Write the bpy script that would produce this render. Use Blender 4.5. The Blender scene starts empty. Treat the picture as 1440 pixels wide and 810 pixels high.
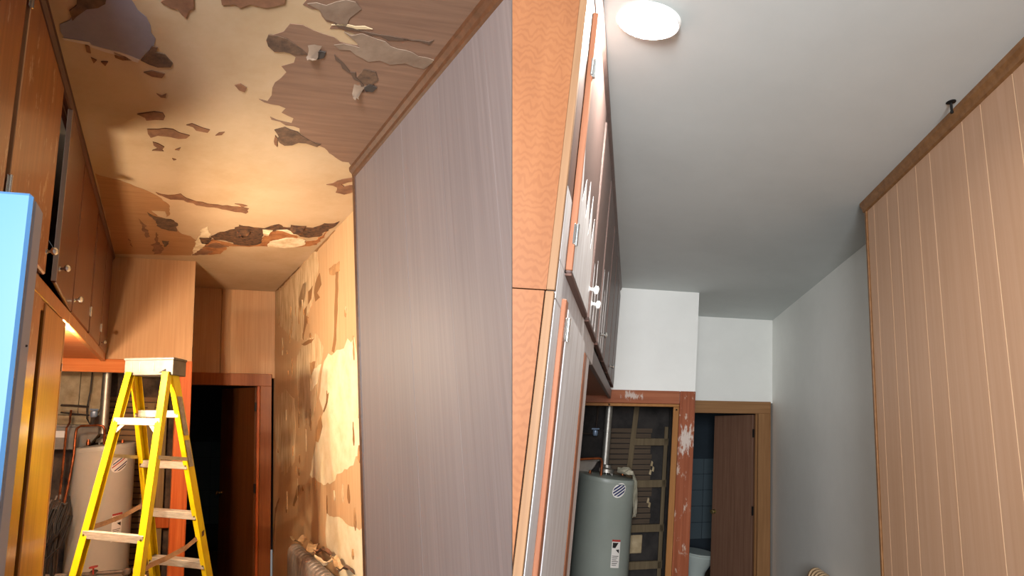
import bpy, bmesh, math, random
from mathutils import Vector, Matrix
from mathutils.bvhtree import BVHTree

# ------------------------------------------------------------------ camera, light, exposure
S = bpy.context.scene
COL = S.collection
S.view_settings.view_transform = 'Standard'
S.view_settings.look = 'None'
S.view_settings.gamma = 1.0
S.view_settings.use_curve_mapping = False
S.view_settings.exposure = 0.0

EYE = Vector((0, 0, 1.5))
camd = bpy.data.cameras.new('camera')
cam = bpy.data.objects.new('camera', camd)
COL.objects.link(cam)
cam.location = EYE
cam.rotation_euler = (math.radians(90 + 12.5), 0, 0)
camd.sensor_width = 36
camd.lens = 36 * 690 / 1440
camd.clip_start = 0.02
S.camera = cam

world = bpy.data.worlds.new('world')
S.world = world
world.use_nodes = True
world.node_tree.nodes['Background'].inputs[0].default_value = (1.0, 0.98, 0.96, 1)
world.node_tree.nodes['Background'].inputs[1].default_value = 0.20


class Room:
    """Two neighbouring rooms that splay apart in plan; each leans a little, as old houses do.
    x runs across the room, y along it, z up to the ceiling; the origin is at eye height."""
    def __init__(s, ex, ey, ez, cut):
        s.o = EYE.copy()
        s.ex, s.ey, s.ez = Vector(ex), Vector(ey), Vector(ez)
        s.M = Matrix((s.ex, s.ey, s.ez)).transposed()
        s.I = s.M.inverted()
        s.cut = cut                      # side of the party line (world x = 0) the room lies on
        s.up = s.ez.normalized()
        s.rt = (s.ex - s.up * s.ex.dot(s.up)).normalized()
        s.fw = s.up.cross(s.rt).normalized()

    def P(s, p):
        return s.o + s.M @ Vector(p)

    def L(s, w):
        return s.I @ (w - s.o)


A = Room((1.021, 0.1745, -0.0215), (-0.6958, 0.9908, -0.0326), (-0.1017, -0.0178, 1.1184), -1)   # room before the repair
B = Room((1.1967, 0.2362, -0.0236), (0.2284, 0.977, -0.073), (0.1431, 0.0252, 1.1026), 1)         # room after the repair
CEIL = 1.31
FLOOR = -1.70


def lamp(name, kind, loc, power, col, **k):
    d = bpy.data.lights.new(name, kind)
    d.energy = power
    d.color = col
    rot = k.pop('aim', None)
    for a, b in k.items():
        setattr(d, a, b)
    o = bpy.data.objects.new(name, d)
    COL.objects.link(o)
    o.location = loc
    if rot is not None:
        o.rotation_euler = (Vector(rot) - Vector(loc)).to_track_quat('-Z', 'Y').to_euler()
    return o


# daylight from the rooms behind the viewer
lamp('daylight_first_room', 'AREA', A.P((-1.5, -1.7, 0.4)), 125, (0.93, 0.96, 1.0), spread=math.radians(110), shape='RECTANGLE', size=0.9, size_y=1.2,
     aim=A.P((0.985, 1.7, 0.2)))
lamp('daylight_second_room', 'AREA', B.P((-0.7, -2.6, 0.0)), 130, (1.0, 0.985, 0.95), shape='RECTANGLE', size=2.0, size_y=1.8,
     aim=B.P((0.9, 4.0, 0.5)))
# the three bulbs of a work light that stands in the recess behind the tall cupboard
WARM = (1.0, 0.80, 0.58)
for nm, p, e in (('work_light_low', (-0.50, 2.67, 0.09), 60), ('work_light_mid', (-0.52, 2.74, 0.29), 54), ('work_light_high', (-0.53, 2.90, 0.315), 70)):
    lamp(nm, 'POINT', A.P(p), e, WARM, shadow_soft_size=0.016)


# ------------------------------------------------------------------ materials
def lin(h):
    h = h.lstrip('#')
    c = [int(h[i:i + 2], 16) / 255 for i in (0, 2, 4)]
    return tuple(x / 12.92 if x <= 0.04045 else ((x + 0.055) / 1.055) ** 2.4 for x in c) + (1,)


class NT:
    def __init__(s, name):
        s.m = bpy.data.materials.new(name)
        s.m.use_nodes = True
        s.t = s.m.node_tree
        s.b = s.t.nodes['Principled BSDF']

    def n(s, kind, **k):
        o = s.t.nodes.new(kind)
        for a, b in k.items():
            setattr(o, a, b)
        return o

    def l(s, a, b):
        s.t.links.new(a, b)


def coords(t, scale):
    a = t.n('ShaderNodeAttribute', attribute_name='rc')
    m = t.n('ShaderNodeMapping')
    m.inputs['Scale'].default_value = scale
    t.l(a.outputs['Vector'], m.inputs['Vector'])
    return m.outputs['Vector']


def ramp(t, fac, stops):
    r = t.n('ShaderNodeValToRGB')
    e = r.color_ramp.elements
    while len(e) < len(stops):
        e.new(0.5)
    for q, (p, c) in zip(e, stops):
        q.position = p
        q.color = c if len(c) == 4 else (*c, 1)
    t.l(fac, r.inputs['Fac'])
    return r.outputs['Color']


def noise(t, vec, scale, detail=4, rough=0.6, dist=0.0):
    n = t.n('ShaderNodeTexNoise')
    n.inputs['Scale'].default_value = scale
    n.inputs['Detail'].default_value = detail
    n.inputs['Roughness'].default_value = rough
    n.inputs['Distortion'].default_value = dist
    t.l(vec, n.inputs['Vector'])
    return n.outputs['Fac']


def mix(t, fac, a, b, mode='MIX'):
    m = t.n('ShaderNodeMix', data_type='RGBA', blend_type=mode)
    if isinstance(fac, (int, float)):
        m.inputs[0].default_value = fac
    else:
        t.l(fac, m.inputs[0])
    for s, v in ((6, a), (7, b)):
        if isinstance(v, tuple):
            m.inputs[s].default_value = v
        else:
            t.l(v, m.inputs[s])
    return m.outputs[2]


def bump(t, fac, strength, dist=0.01):
    b = t.n('ShaderNodeBump')
    b.inputs['Strength'].default_value = strength
    b.inputs['Distance'].default_value = dist
    t.l(fac, b.inputs['Height'])
    t.l(b.outputs['Normal'], t.b.inputs['Normal'])


def wood(name, dark, mid, light, grain=(45, 45, 1.6), rough=0.45, wave=0.0, per=0.25, coat=0.0, spots=None):
    t = NT(name)
    v = coords(t, grain)
    f = noise(t, v, 1.0, 6, 0.62, 0.4)
    c = ramp(t, f, [(0.28, lin(dark)), (0.5, lin(mid)), (0.72, lin(light))])
    if wave:
        w = t.n('ShaderNodeTexWave', wave_type='BANDS', bands_direction='Z')
        w.inputs['Scale'].default_value = wave
        w.inputs['Distortion'].default_value = 13
        w.inputs['Detail'].default_value = 2
        w.inputs['Detail Scale'].default_value = 0.9
        t.l(coords(t, tuple(3.2 if g > 10 else 1.1 for g in grain)), w.inputs['Vector'])
        c = mix(t, 0.32, c, ramp(t, w.outputs['Fac'], [(0.1, lin(dark)), (0.6, lin(light))]))
    f2 = noise(t, coords(t, (1.3, 1.3, 1.3)), 1.6, 3)
    c = mix(t, ramp(t, f2, [(0.35, (0, 0, 0)), (0.7, (per, per, per))]), c, lin(dark))
    if spots:
        f3 = noise(t, coords(t, (9, 9, 4)), 2.2, 5, 0.7)
        c = mix(t, ramp(t, f3, [(0.60, (0, 0, 0)), (0.66, (0.8, 0.8, 0.8))]), c, lin(spots))
    oi = t.n('ShaderNodeObjectInfo')
    c = mix(t, 0.16, c, ramp(t, oi.outputs['Random'], [(0, lin(dark)), (1, lin(light))]))
    t.l(c, t.b.inputs['Base Color'])
    t.b.inputs['Roughness'].default_value = rough
    t.b.inputs['Coat Weight'].default_value = coat
    t.b.inputs['Coat Roughness'].default_value = 0.15
    bump(t, f, 0.12, 0.004)
    return t.m


def add_pale_patch(m, col, centre, size):
    """whitish ragged area mixed into the base colour around a spot (room metres)"""
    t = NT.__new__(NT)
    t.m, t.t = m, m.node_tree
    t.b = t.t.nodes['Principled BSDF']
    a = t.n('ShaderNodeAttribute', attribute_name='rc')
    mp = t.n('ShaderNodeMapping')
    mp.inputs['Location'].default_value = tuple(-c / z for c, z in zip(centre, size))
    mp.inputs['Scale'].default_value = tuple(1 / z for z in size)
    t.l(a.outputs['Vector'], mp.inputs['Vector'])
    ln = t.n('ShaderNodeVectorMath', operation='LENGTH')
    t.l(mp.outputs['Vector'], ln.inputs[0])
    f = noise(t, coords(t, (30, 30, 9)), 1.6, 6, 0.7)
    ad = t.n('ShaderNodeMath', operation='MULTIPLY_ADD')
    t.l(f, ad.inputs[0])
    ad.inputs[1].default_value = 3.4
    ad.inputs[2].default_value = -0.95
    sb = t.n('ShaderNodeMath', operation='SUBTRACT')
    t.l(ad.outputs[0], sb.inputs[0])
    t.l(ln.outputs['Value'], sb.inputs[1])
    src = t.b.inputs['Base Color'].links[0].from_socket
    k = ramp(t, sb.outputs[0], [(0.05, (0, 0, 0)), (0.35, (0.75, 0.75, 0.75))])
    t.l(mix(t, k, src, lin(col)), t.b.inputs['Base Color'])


def paint(name, col, rough=0.6, var=0.08, col2=None, scale=3.0, metal=0.0, bmp=0.05, stretch=(1, 1, 1), coat=0.0):
    t = NT(name)
    c = lin(col)
    d = lin(col2) if col2 else tuple(x * (1 - 2.2 * var) for x in c[:3]) + (1,)
    f = noise(t, coords(t, stretch), scale, 6, 0.65)
    t.l(ramp(t, f, [(0.36, d), (0.62, c)]), t.b.inputs['Base Color'])
    t.b.inputs['Roughness'].default_value = rough
    t.b.inputs['Metallic'].default_value = metal
    t.b.inputs['Coat Weight'].default_value = coat
    if bmp:
        bump(t, noise(t, coords(t, stretch), scale * 14, 3), bmp, 0.004)
    return t.m


def plain(name, col, rough=0.5, metal=0.0, emit=None, power=0):
    t = NT(name)
    t.b.inputs['Base Color'].default_value = lin(col)
    t.b.inputs['Roughness'].default_value = rough
    t.b.inputs['Metallic'].default_value = metal
    if emit:
        t.b.inputs['Emission Color'].default_value = lin(emit)
        t.b.inputs['Emission Strength'].default_value = power
    return t.m


M = {
    # first room
    'paper': paint('tan_ceiling_paper', '#c2aa8a', 0.75, 0.07, '#b59b78', 2.2, bmp=0.12),
    'veneer': wood('bare_ceiling_veneer', '#6e5242', '#7d604d', '#8b6c58', (3, 45, 45), 0.7, 0, 0.3),
    'veneer2': wood('worn_ceiling_veneer', '#956b44', '#a57a50', '#b3875c', (3, 45, 45), 0.7, 0, 0.25),
    'bluegray': paint('grey_backing_sheet', '#8c8894', 0.7, 0.07, '#7d7a86', 4),
    'paleedge': plain('pale_torn_edge', '#c9bcae', 0.9),
    'pale': plain('pale_paper_strip', '#cdb792', 0.9),
    'white': paint('bare_plaster', '#efe0c0', 0.9, 0.1, '#cdb48a', 14),
    'grime': paint('grimy_torn_paper', '#8d7967', 0.85, 0.15, '#75604f', 6),
    'chip': paint('brown_torn_chip', '#8a6246', 0.85, 0.15, '#6d4a34', 14),
    'darkflap': paint('dark_torn_flap', '#6f5540', 0.9, 0.2, '#4a382c', 20),
    'flapshadow': plain('painted_flap_shade', '#3c342f', 0.9),  # dark colour stands for the shade below the hanging flaps
    'streak': plain('dark_tear_line', '#5a4638', 0.9),
    'rot': paint('rotted_ceiling_board', '#6b4a30', 0.95, 0.3, '#33231a', 26, bmp=0.4),
    'rust': paint('water_stained_paper', '#b07848', 0.9, 0.2, '#8a552e', 18),
    'wallveneer': wood('tan_wall_veneer', '#b38c60', '#c09a6e', '#caa67c', (45, 45, 1.4), 0.65, 0, 0.2),
    'cream': paint('cream_plaster_patch', '#e2d2ae', 0.9, 0.06, '#d4bf94', 8),
    'peel': paint('half_stripped_paper', '#d8bd92', 0.9, 0.12, '#b08c5e', 2.0, stretch=(6, 14, 2.0)),
    'flapw': paint('hanging_wall_paper', '#b58a58', 0.9, 0.12, '#956a40', 12),
    'wallcrack': plain('dark_wall_tear', '#8a6238', 0.95),
    'panelA': wood('greyed_wall_panel', '#635755', '#6b5f5c', '#756865', (90, 90, 1.0), 0.6, 0, 0.25),
    'trimA': wood('dark_stained_trim', '#38210f', '#4c2d19', '#5c3820', (30, 30, 30), 0.5),
    'crownred': wood('dark_red_crown', '#3a1c16', '#4c261c', '#5a3022', (30, 3, 30), 0.45),
    'doorA': wood('red_brown_cabinet_wood', '#4a2214', '#5e2e1a', '#70391f', (45, 45, 1.4), 0.33, 0, 0.3, 0.3),
    'door_orange': wood('worn_orange_cabinet_wood', '#8a4e1e', '#a8662c', '#bd7c3c', (45, 45, 1.4), 0.35, 0, 0.35, 0.3, '#d8c09c'),
    'yellowwood': wood('yellow_varnished_wood', '#9a6320', '#b97f30', '#cc9442', (60, 60, 1.2), 0.42, 0, 0.2, 0.2),
    'orangewood': wood('orange_stained_board', '#a8481a', '#c4602a', '#d67a40', (40, 40, 1.4), 0.4, 0, 0.3, 0.3),
    'orangebeam': wood('orange_stained_header', '#b8602c', '#cf7a42', '#dd9058', (1.4, 40, 40), 0.42, 0, 0.3, 0.2),
    'casingA': wood('brown_door_casing', '#7c4420', '#965528', '#a96636', (40, 40, 1.4), 0.42, 0, 0.3, 0.2),
    'soffit': wood('tan_soffit_veneer', '#b98e64', '#c69c72', '#d0a980', (60, 60, 1.4), 0.65, 0, 0.15),
    'fridge': plain('pale_blue_enamel', '#45709a', 0.35),
    'fridge_edge': plain('grey_door_edge', '#a5a8b4', 0.5),
    'dark': plain('near_black_shade', '#120f0d', 0.9),
    'yellow': paint('yellow_fibreglass', '#ead315', 0.35, 0.05, '#dcbc10', 6, bmp=0.03),
    'alu': paint('brushed_aluminium', '#c2beb2', 0.45, 0.06, '#aaa598', 20, metal=0.35, stretch=(1, 1, 6)),
    'capgrey': paint('grey_cast_cap', '#6f6c68', 0.5, 0.1, '#5c5a56', 12, metal=0.3),
    'stickergrey': paint('worn_grey_sticker', '#a39b90', 0.7, 0.15, '#807a70', 26),
    'rivet': plain('dark_rivet', '#6d6420', 0.5, 0.5),
    'tank': paint('grey_tank_enamel', '#b3aea4', 0.4, 0.03, '#aaa59b', 2, bmp=0),
    'galv': paint('galvanised_flue', '#a8a49c', 0.45, 0.08, '#96928a', 18, metal=0.85),
    'copper': paint('copper_pipe', '#b5673c', 0.32, 0.2, '#6f3a20', 20, metal=0.8),
    'darkpipe': plain('dark_iron_pipe', '#3c3029', 0.6, 0.4),
    'greypipe': paint('grey_drain_pipe', '#8a8078', 0.5, 0.2, '#5d554e', 14, metal=0.4),
    'cable': plain('dark_cable', '#1d1815', 0.6),
    'bluevalve': plain('blue_grey_valve', '#8fa3bd', 0.35, 0.5),
    'plaster': paint('dirty_plaster_board', '#b9a584', 0.9, 0.15, '#94805f', 6),
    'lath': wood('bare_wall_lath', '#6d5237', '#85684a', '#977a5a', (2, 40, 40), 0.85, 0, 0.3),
    'lathB': wood('shaded_lath', '#3e3226', '#4e4032', '#5c4c3c', (2, 40, 40), 0.9, 0, 0.3),  # lath colour darkened to stand for the shade in the second closet
    'studB': wood('shaded_pine_stud', '#544632', '#64553e', '#72634a', (30, 30, 2), 0.9, 0, 0.3),  # stud colour lowered the same way, closet shade put into the wood
    'stud': wood('rough_pine_stud', '#7a6340', '#8e7650', '#9f8862', (30, 30, 2), 0.85, 0, 0.3),
    'closetwall': paint('dark_closet_boards', '#5d4c3f', 0.95, 0.3, '#332a24', 7),
    'tub': paint('grey_sheet_metal_tub', '#a49c92', 0.45, 0.1, '#8d867c', 5, metal=0.4),
    'navy': plain('navy_print', '#26305e', 0.4),
    'labelwhite': plain('white_label', '#ded9d2', 0.5),
    'labelred': plain('red_print', '#a8342c', 0.5),
    'labelblack': plain('black_print', '#201e1e', 0.5),
    'strap': paint('brown_strap', '#7a5c3c', 0.8, 0.15, '#5c432a', 20),
    'scrap': paint('torn_paper_scrap', '#d5b68a', 0.9, 0.1, '#a8855a', 14),
    'radiator': paint('grey_cast_radiator', '#9b8f82', 0.45, 0.15, '#7d7268', 8, metal=0.2),
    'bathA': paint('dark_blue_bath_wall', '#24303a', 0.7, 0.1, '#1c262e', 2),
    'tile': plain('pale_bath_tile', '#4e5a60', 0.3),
    'doorslabA': wood('brown_door_slab', '#55301a', '#6a3f20', '#7a4c28', (40, 40, 1.2), 0.38, 0, 0.2, 0.2),
    'brass': plain('worn_brass', '#c0aa78', 0.25, 0.9),
    'steel': plain('bright_hinge_steel', '#c8cac8', 0.25, 0.9),
    'floorwood': wood('worn_floor', '#5a4632', '#6c553e', '#7c654c', (20, 2, 20), 0.6),
    # second room
    'ceilB': paint('fresh_ceiling_paint', '#ccd1cf', 0.6, 0.015, '#c6cbc9', 1.5, bmp=0.04),
    'wallB': paint('fresh_wall_paint', '#ebebe6', 0.55, 0.02, '#e5e5e0', 1.5, bmp=0.04),
    'panelB': wood('tan_wall_panel', '#b58d6e', '#bc9577', '#c29c80', (40, 40, 0.9), 0.5, 0, 0.2),
    'grooveB': plain('pale_panel_groove', '#ecd8b8', 0.8),
    'trimB': wood('brown_panel_trim', '#6a4526', '#835a34', '#946a42', (30, 30, 30), 0.5),
    'plyB': wood('figured_plywood', '#7a4826', '#88542f', '#94603a', (14, 14, 2.2), 0.5, 13, 0.25, 0.15),
    'stripB': wood('bare_cabinet_edge', '#7d5c40', '#8c694a', '#9a7756', (40, 40, 1.4), 0.5),
    'bareB': wood('bare_orange_wood', '#855036', '#9c6547', '#ac7456', (50, 50, 1.6), 0.5, 0, 0.4),
    'doorB': wood('unpainted_mauve_door', '#5c4a45', '#6a5650', '#77625b', (50, 50, 1.2), 0.45, 0, 0.3),
    'coatB': paint('brushed_white_primer', '#dcdcde', 0.55, 0.05, '#c8c4c4', 5, stretch=(6, 6, 0.8)),
    'underB': wood('dark_door_underside', '#4a3028', '#5a3c32', '#684a3e', (30, 3, 30), 0.6),
    'redwood': wood('worn_patchy_red_brown_board', '#7a3f26', '#934f33', '#a66244', (40, 40, 1.4), 0.4, 0, 0.4, 0.3, '#c9b8a8'),
    'redbeam': wood('patchy_red_brown_header', '#84492f', '#9a5a3e', '#ad7050', (1.4, 40, 40), 0.4, 0, 0.4, 0.3),
    'jambB': wood('orange_jamb_edge', '#8a5a30', '#9c6a3a', '#aa7846', (40, 40, 1.4), 0.5),
    'casingB': wood('oak_door_casing', '#7a5430', '#8f6640', '#a0774e', (40, 40, 1.4), 0.5),
    'casingBh': wood('oak_door_head', '#7a5430', '#8f6640', '#a0774e', (1.4, 40, 40), 0.5),
    'doorslabB': wood('brown_flush_door', '#5e4030', '#70503e', '#7d5e4a', (40, 40, 1.2), 0.5),
    'tankB': paint('grey_green_tank', '#8d948c', 0.4, 0.03, '#858c84', 2, bmp=0),
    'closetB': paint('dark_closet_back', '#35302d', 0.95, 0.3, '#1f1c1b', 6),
    'plastic': paint('crumpled_plastic_sheet', '#b9b29e', 0.35, 0.1, '#958e7a', 10),
    'porcelain': plain('porcelain', '#b9c2bc', 0.12),
    'black': plain('black_iron', '#141414', 0.45, 0.3),
    'lampwhite': plain('white_lamp_rim', '#f2f2ee', 0.4),
    'led': plain('lit_diffuser', '#ffffff', 0.4, 0, '#fff8ee', 420),
    'beige': paint('beige_radiator_enamel', '#c9ac88', 0.4, 0.06, '#b39672', 5),
}


add_pale_patch(M['redwood'], '#d3cbc2', (0.46, 4.985, -0.03), (0.10, 0.2, 0.16))  # pale ragged patches on the post and the header
add_pale_patch(M['redbeam'], '#c8bdb4', (-0.02, 4.985, 0.34), (0.12, 0.2, 0.05))

# ------------------------------------------------------------------ mesh building
WL = {}          # world anchor of every object built


class MB:
    def __init__(s, room):
        s.r = room
        s.bm = bmesh.new()

    def v(s, p):
        return s.bm.verts.new(s.r.P(p))

    def face(s, pts):
        return s.bm.faces.new([s.v(p) for p in pts])

    def box(s, x0, x1, y0, y1, z0, z1):
        s.hexa([(x0, y0, z0), (x1, y0, z0), (x1, y1, z0), (x0, y1, z0), (x0, y0, z1), (x1, y0, z1), (x1, y1, z1), (x0, y1, z1)])
        return s

    def hexa(s, c):
        w = [s.v(p) for p in c]
        for f in ((0, 3, 2, 1), (4, 5, 6, 7), (0, 1, 5, 4), (1, 2, 6, 5), (2, 3, 7, 6), (3, 0, 4, 7)):
            s.bm.faces.new([w[i] for i in f])
        return s

    def prism(s, pts, ext):
        """closed outline (room points) pushed along ext"""
        e = Vector(ext)
        a = [s.v(p) for p in pts]
        b = [s.v(Vector(p) + e) for p in pts]
        n = len(a)
        s.bm.faces.new(a)
        s.bm.faces.new(b[::-1])
        for i in range(n):
            s.bm.faces.new([a[i], b[i], b[(i + 1) % n], a[(i + 1) % n]])
        return s

    def beam(s, p0, p1, wd, ww, ud, uw):
        """bar from p0 to p1 with its section along wd and ud (room directions)"""
        p0, p1 = Vector(p0), Vector(p1)
        a, b = Vector(wd) * ww / 2, Vector(ud) * uw / 2
        s.hexa([p0 - a - b, p0 + a - b, p0 + a + b, p0 - a + b, p1 - a - b, p1 + a - b, p1 + a + b, p1 - a + b])
        return s

    def ring(s, c, u, v, r, n):
        return [s.bm.verts.new(c + u * (r * math.cos(2 * math.pi * k / n)) + v * (r * math.sin(2 * math.pi * k / n))) for k in range(n)]

    def lathe(s, base, prof, n=32, axis=None, caps=True):
        """round body: prof is (radius, height in metres along the axis)"""
        c = s.r.P(base)
        up = (axis or s.r.up).normalized()
        u = up.orthogonal().normalized()
        v = up.cross(u)
        rings = [s.ring(c + up * h, u, v, max(r, 1e-4), n) for r, h in prof]
        for a, b in zip(rings, rings[1:]):
            for k in range(n):
                s.bm.faces.new([a[k], a[(k + 1) % n], b[(k + 1) % n], b[k]])
        if caps:
            s.bm.faces.new(rings[0][::-1])
            s.bm.faces.new(rings[-1])
        return s

    def tube(s, pts, r, n=8, flat=None):
        w = [s.r.P(p) for p in pts]
        prev = None
        rings = []
        for i, p in enumerate(w):
            d = (w[min(i + 1, len(w) - 1)] - w[max(i - 1, 0)]).normalized()
            u = d.orthogonal() if prev is None else prev - d * prev.dot(d)
            u.normalize()
            prev = u
            v = d.cross(u)
            if flat:
                rings.append([s.bm.verts.new(p + s.r.up * (a * flat[0]) + d.cross(s.r.up).normalized() * (b * flat[1])) for a, b in ((-1, -1), (1, -1), (1, 1), (-1, 1))])
            else:
                rings.append(s.ring(p, u, v, r, n))
        n = len(rings[0])
        for a, b in zip(rings, rings[1:]):
            for k in range(n):
                s.bm.faces.new([a[k], a[(k + 1) % n], b[(k + 1) % n], b[k]])
        s.bm.faces.new(rings[0][::-1])
        s.bm.faces.new(rings[-1])
        return s

    def ball(s, c, r, sc=(1, 1, 1), seg=12):
        g = bmesh.ops.create_uvsphere(s.bm, u_segments=seg, v_segments=max(6, seg // 2), radius=r)
        w = s.r.P(c)
        for q in g['verts']:
            q.co = w + s.r.rt * (q.co.x * sc[0]) + s.r.fw * (q.co.y * sc[1]) + s.r.up * (q.co.z * sc[2])
        return s

    def build(s, name, mat, parent=None, label=None, cat=None, group=None, kind=None, bevel=0.0, clip=False, smooth=False, anchor=None):
        bm = s.bm
        bmesh.ops.remove_doubles(bm, verts=bm.verts, dist=1e-6)
        bmesh.ops.recalc_face_normals(bm, faces=bm.faces)
        if bevel:
            bmesh.ops.bevel(bm, geom=list(bm.edges), offset=bevel, segments=1, affect='EDGES', clamp_overlap=True)
        if clip:
            bmesh.ops.bisect_plane(bm, geom=list(bm.verts) + list(bm.edges) + list(bm.faces), dist=1e-6,
                                   plane_co=(s.r.cut * 0.001, 0, 0), plane_no=(-s.r.cut, 0, 0), clear_outer=True)
            bmesh.ops.holes_fill(bm, edges=[e for e in bm.edges if e.is_boundary], sides=0)
            bmesh.ops.recalc_face_normals(bm, faces=bm.faces)
        cs = [v.co for v in bm.verts]
        if anchor is None:
            lo = Vector([min(c[i] for c in cs) for i in range(3)])
            hi = Vector([max(c[i] for c in cs) for i in range(3)])
            a = Vector(((lo.x + hi.x) / 2, (lo.y + hi.y) / 2, lo.z))
        else:
            a = s.r.P(anchor)
        rc = [s.r.L(c) for c in cs]
        for v in bm.verts:
            v.co = v.co - a
        me = bpy.data.meshes.new(name)
        bm.to_mesh(me)
        bm.free()
        at = me.attributes.new('rc', 'FLOAT_VECTOR', 'POINT')
        at.data.foreach_set('vector', [x for c in rc for x in c])
        me.materials.append(M[mat])
        if smooth:
            me.shade_smooth()
            me.set_sharp_from_angle(angle=math.radians(40))
        o = bpy.data.objects.new(name, me)
        return place(o, a, parent, label, cat, group, kind)


def place(o, a, parent=None, label=None, cat=None, group=None, kind=None):
    COL.objects.link(o)
    if parent:
        o.parent = parent
        o.location = a - WL[parent.name]
    else:
        o.location = a
    WL[o.name] = a
    for k, v in (('label', label), ('category', cat), ('group', group), ('kind', kind)):
        if v:
            o[k] = v
    return o


def thing(room, name, p, label, cat, group=None):
    return place(bpy.data.objects.new(name, None), room.P(p), None, label, cat, group)


def struct(room, name, p, label, cat):
    o = place(bpy.data.objects.new(name, None), room.P(p), None, label, cat)
    o['kind'] = 'structure'
    return o


def copy_part(o, delta):
    c = o.copy()
    COL.objects.link(c)
    c.location = o.location + delta
    WL[c.name] = WL[o.name] + delta
    return c


def bx(room, name, mat, parent, x0, x1, y0, y1, z0, z1, bevel=0.003, **k):
    return MB(room).box(x0, x1, y0, y1, z0, z1).build(name, mat, parent, bevel=bevel, **k)


def jag(pts, amp, step, rnd):
    """roughen a traced tear line"""
    out = []
    n = len(pts)
    for i in range(n):
        a, b = Vector(pts[i]), Vector(pts[(i + 1) % n])
        d = (b - a).length
        m = max(1, min(8, int(d / step)))
        t = (b - a)
        nn = Vector((-t.y, t.x)).normalized() if d > 1e-6 else Vector((0, 0))
        for k in range(m):
            q = a + t * (k / m)
            if k:
                q = q + nn * rnd.uniform(-amp, amp)
            out.append((q.x, q.y))
    return out


def hinge(room, parent, x, y, z, out=1):
    h = MB(room).box(x, x + 0.005, y - 0.012, y + 0.014, z - 0.028, z + 0.028).build('hinge', 'steel', parent, bevel=0.0015)
    MB(room).lathe((x + 0.008, y, z - 0.03), [(0.006, 0), (0.006, 0.067)], 10).build('hinge_pin', 'steel', h, smooth=True)
    return h


def knob(room, parent, x, y, z, mat='steel', r=0.016):
    return MB(room).lathe((x, y, z), [(0.012, 0), (0.006, 0.006), (0.006, 0.02), (r, 0.026), (r, 0.034), (r * 0.6, 0.039)], 14,
                          axis=room.rt).build('knob', mat, parent, smooth=True)


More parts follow.
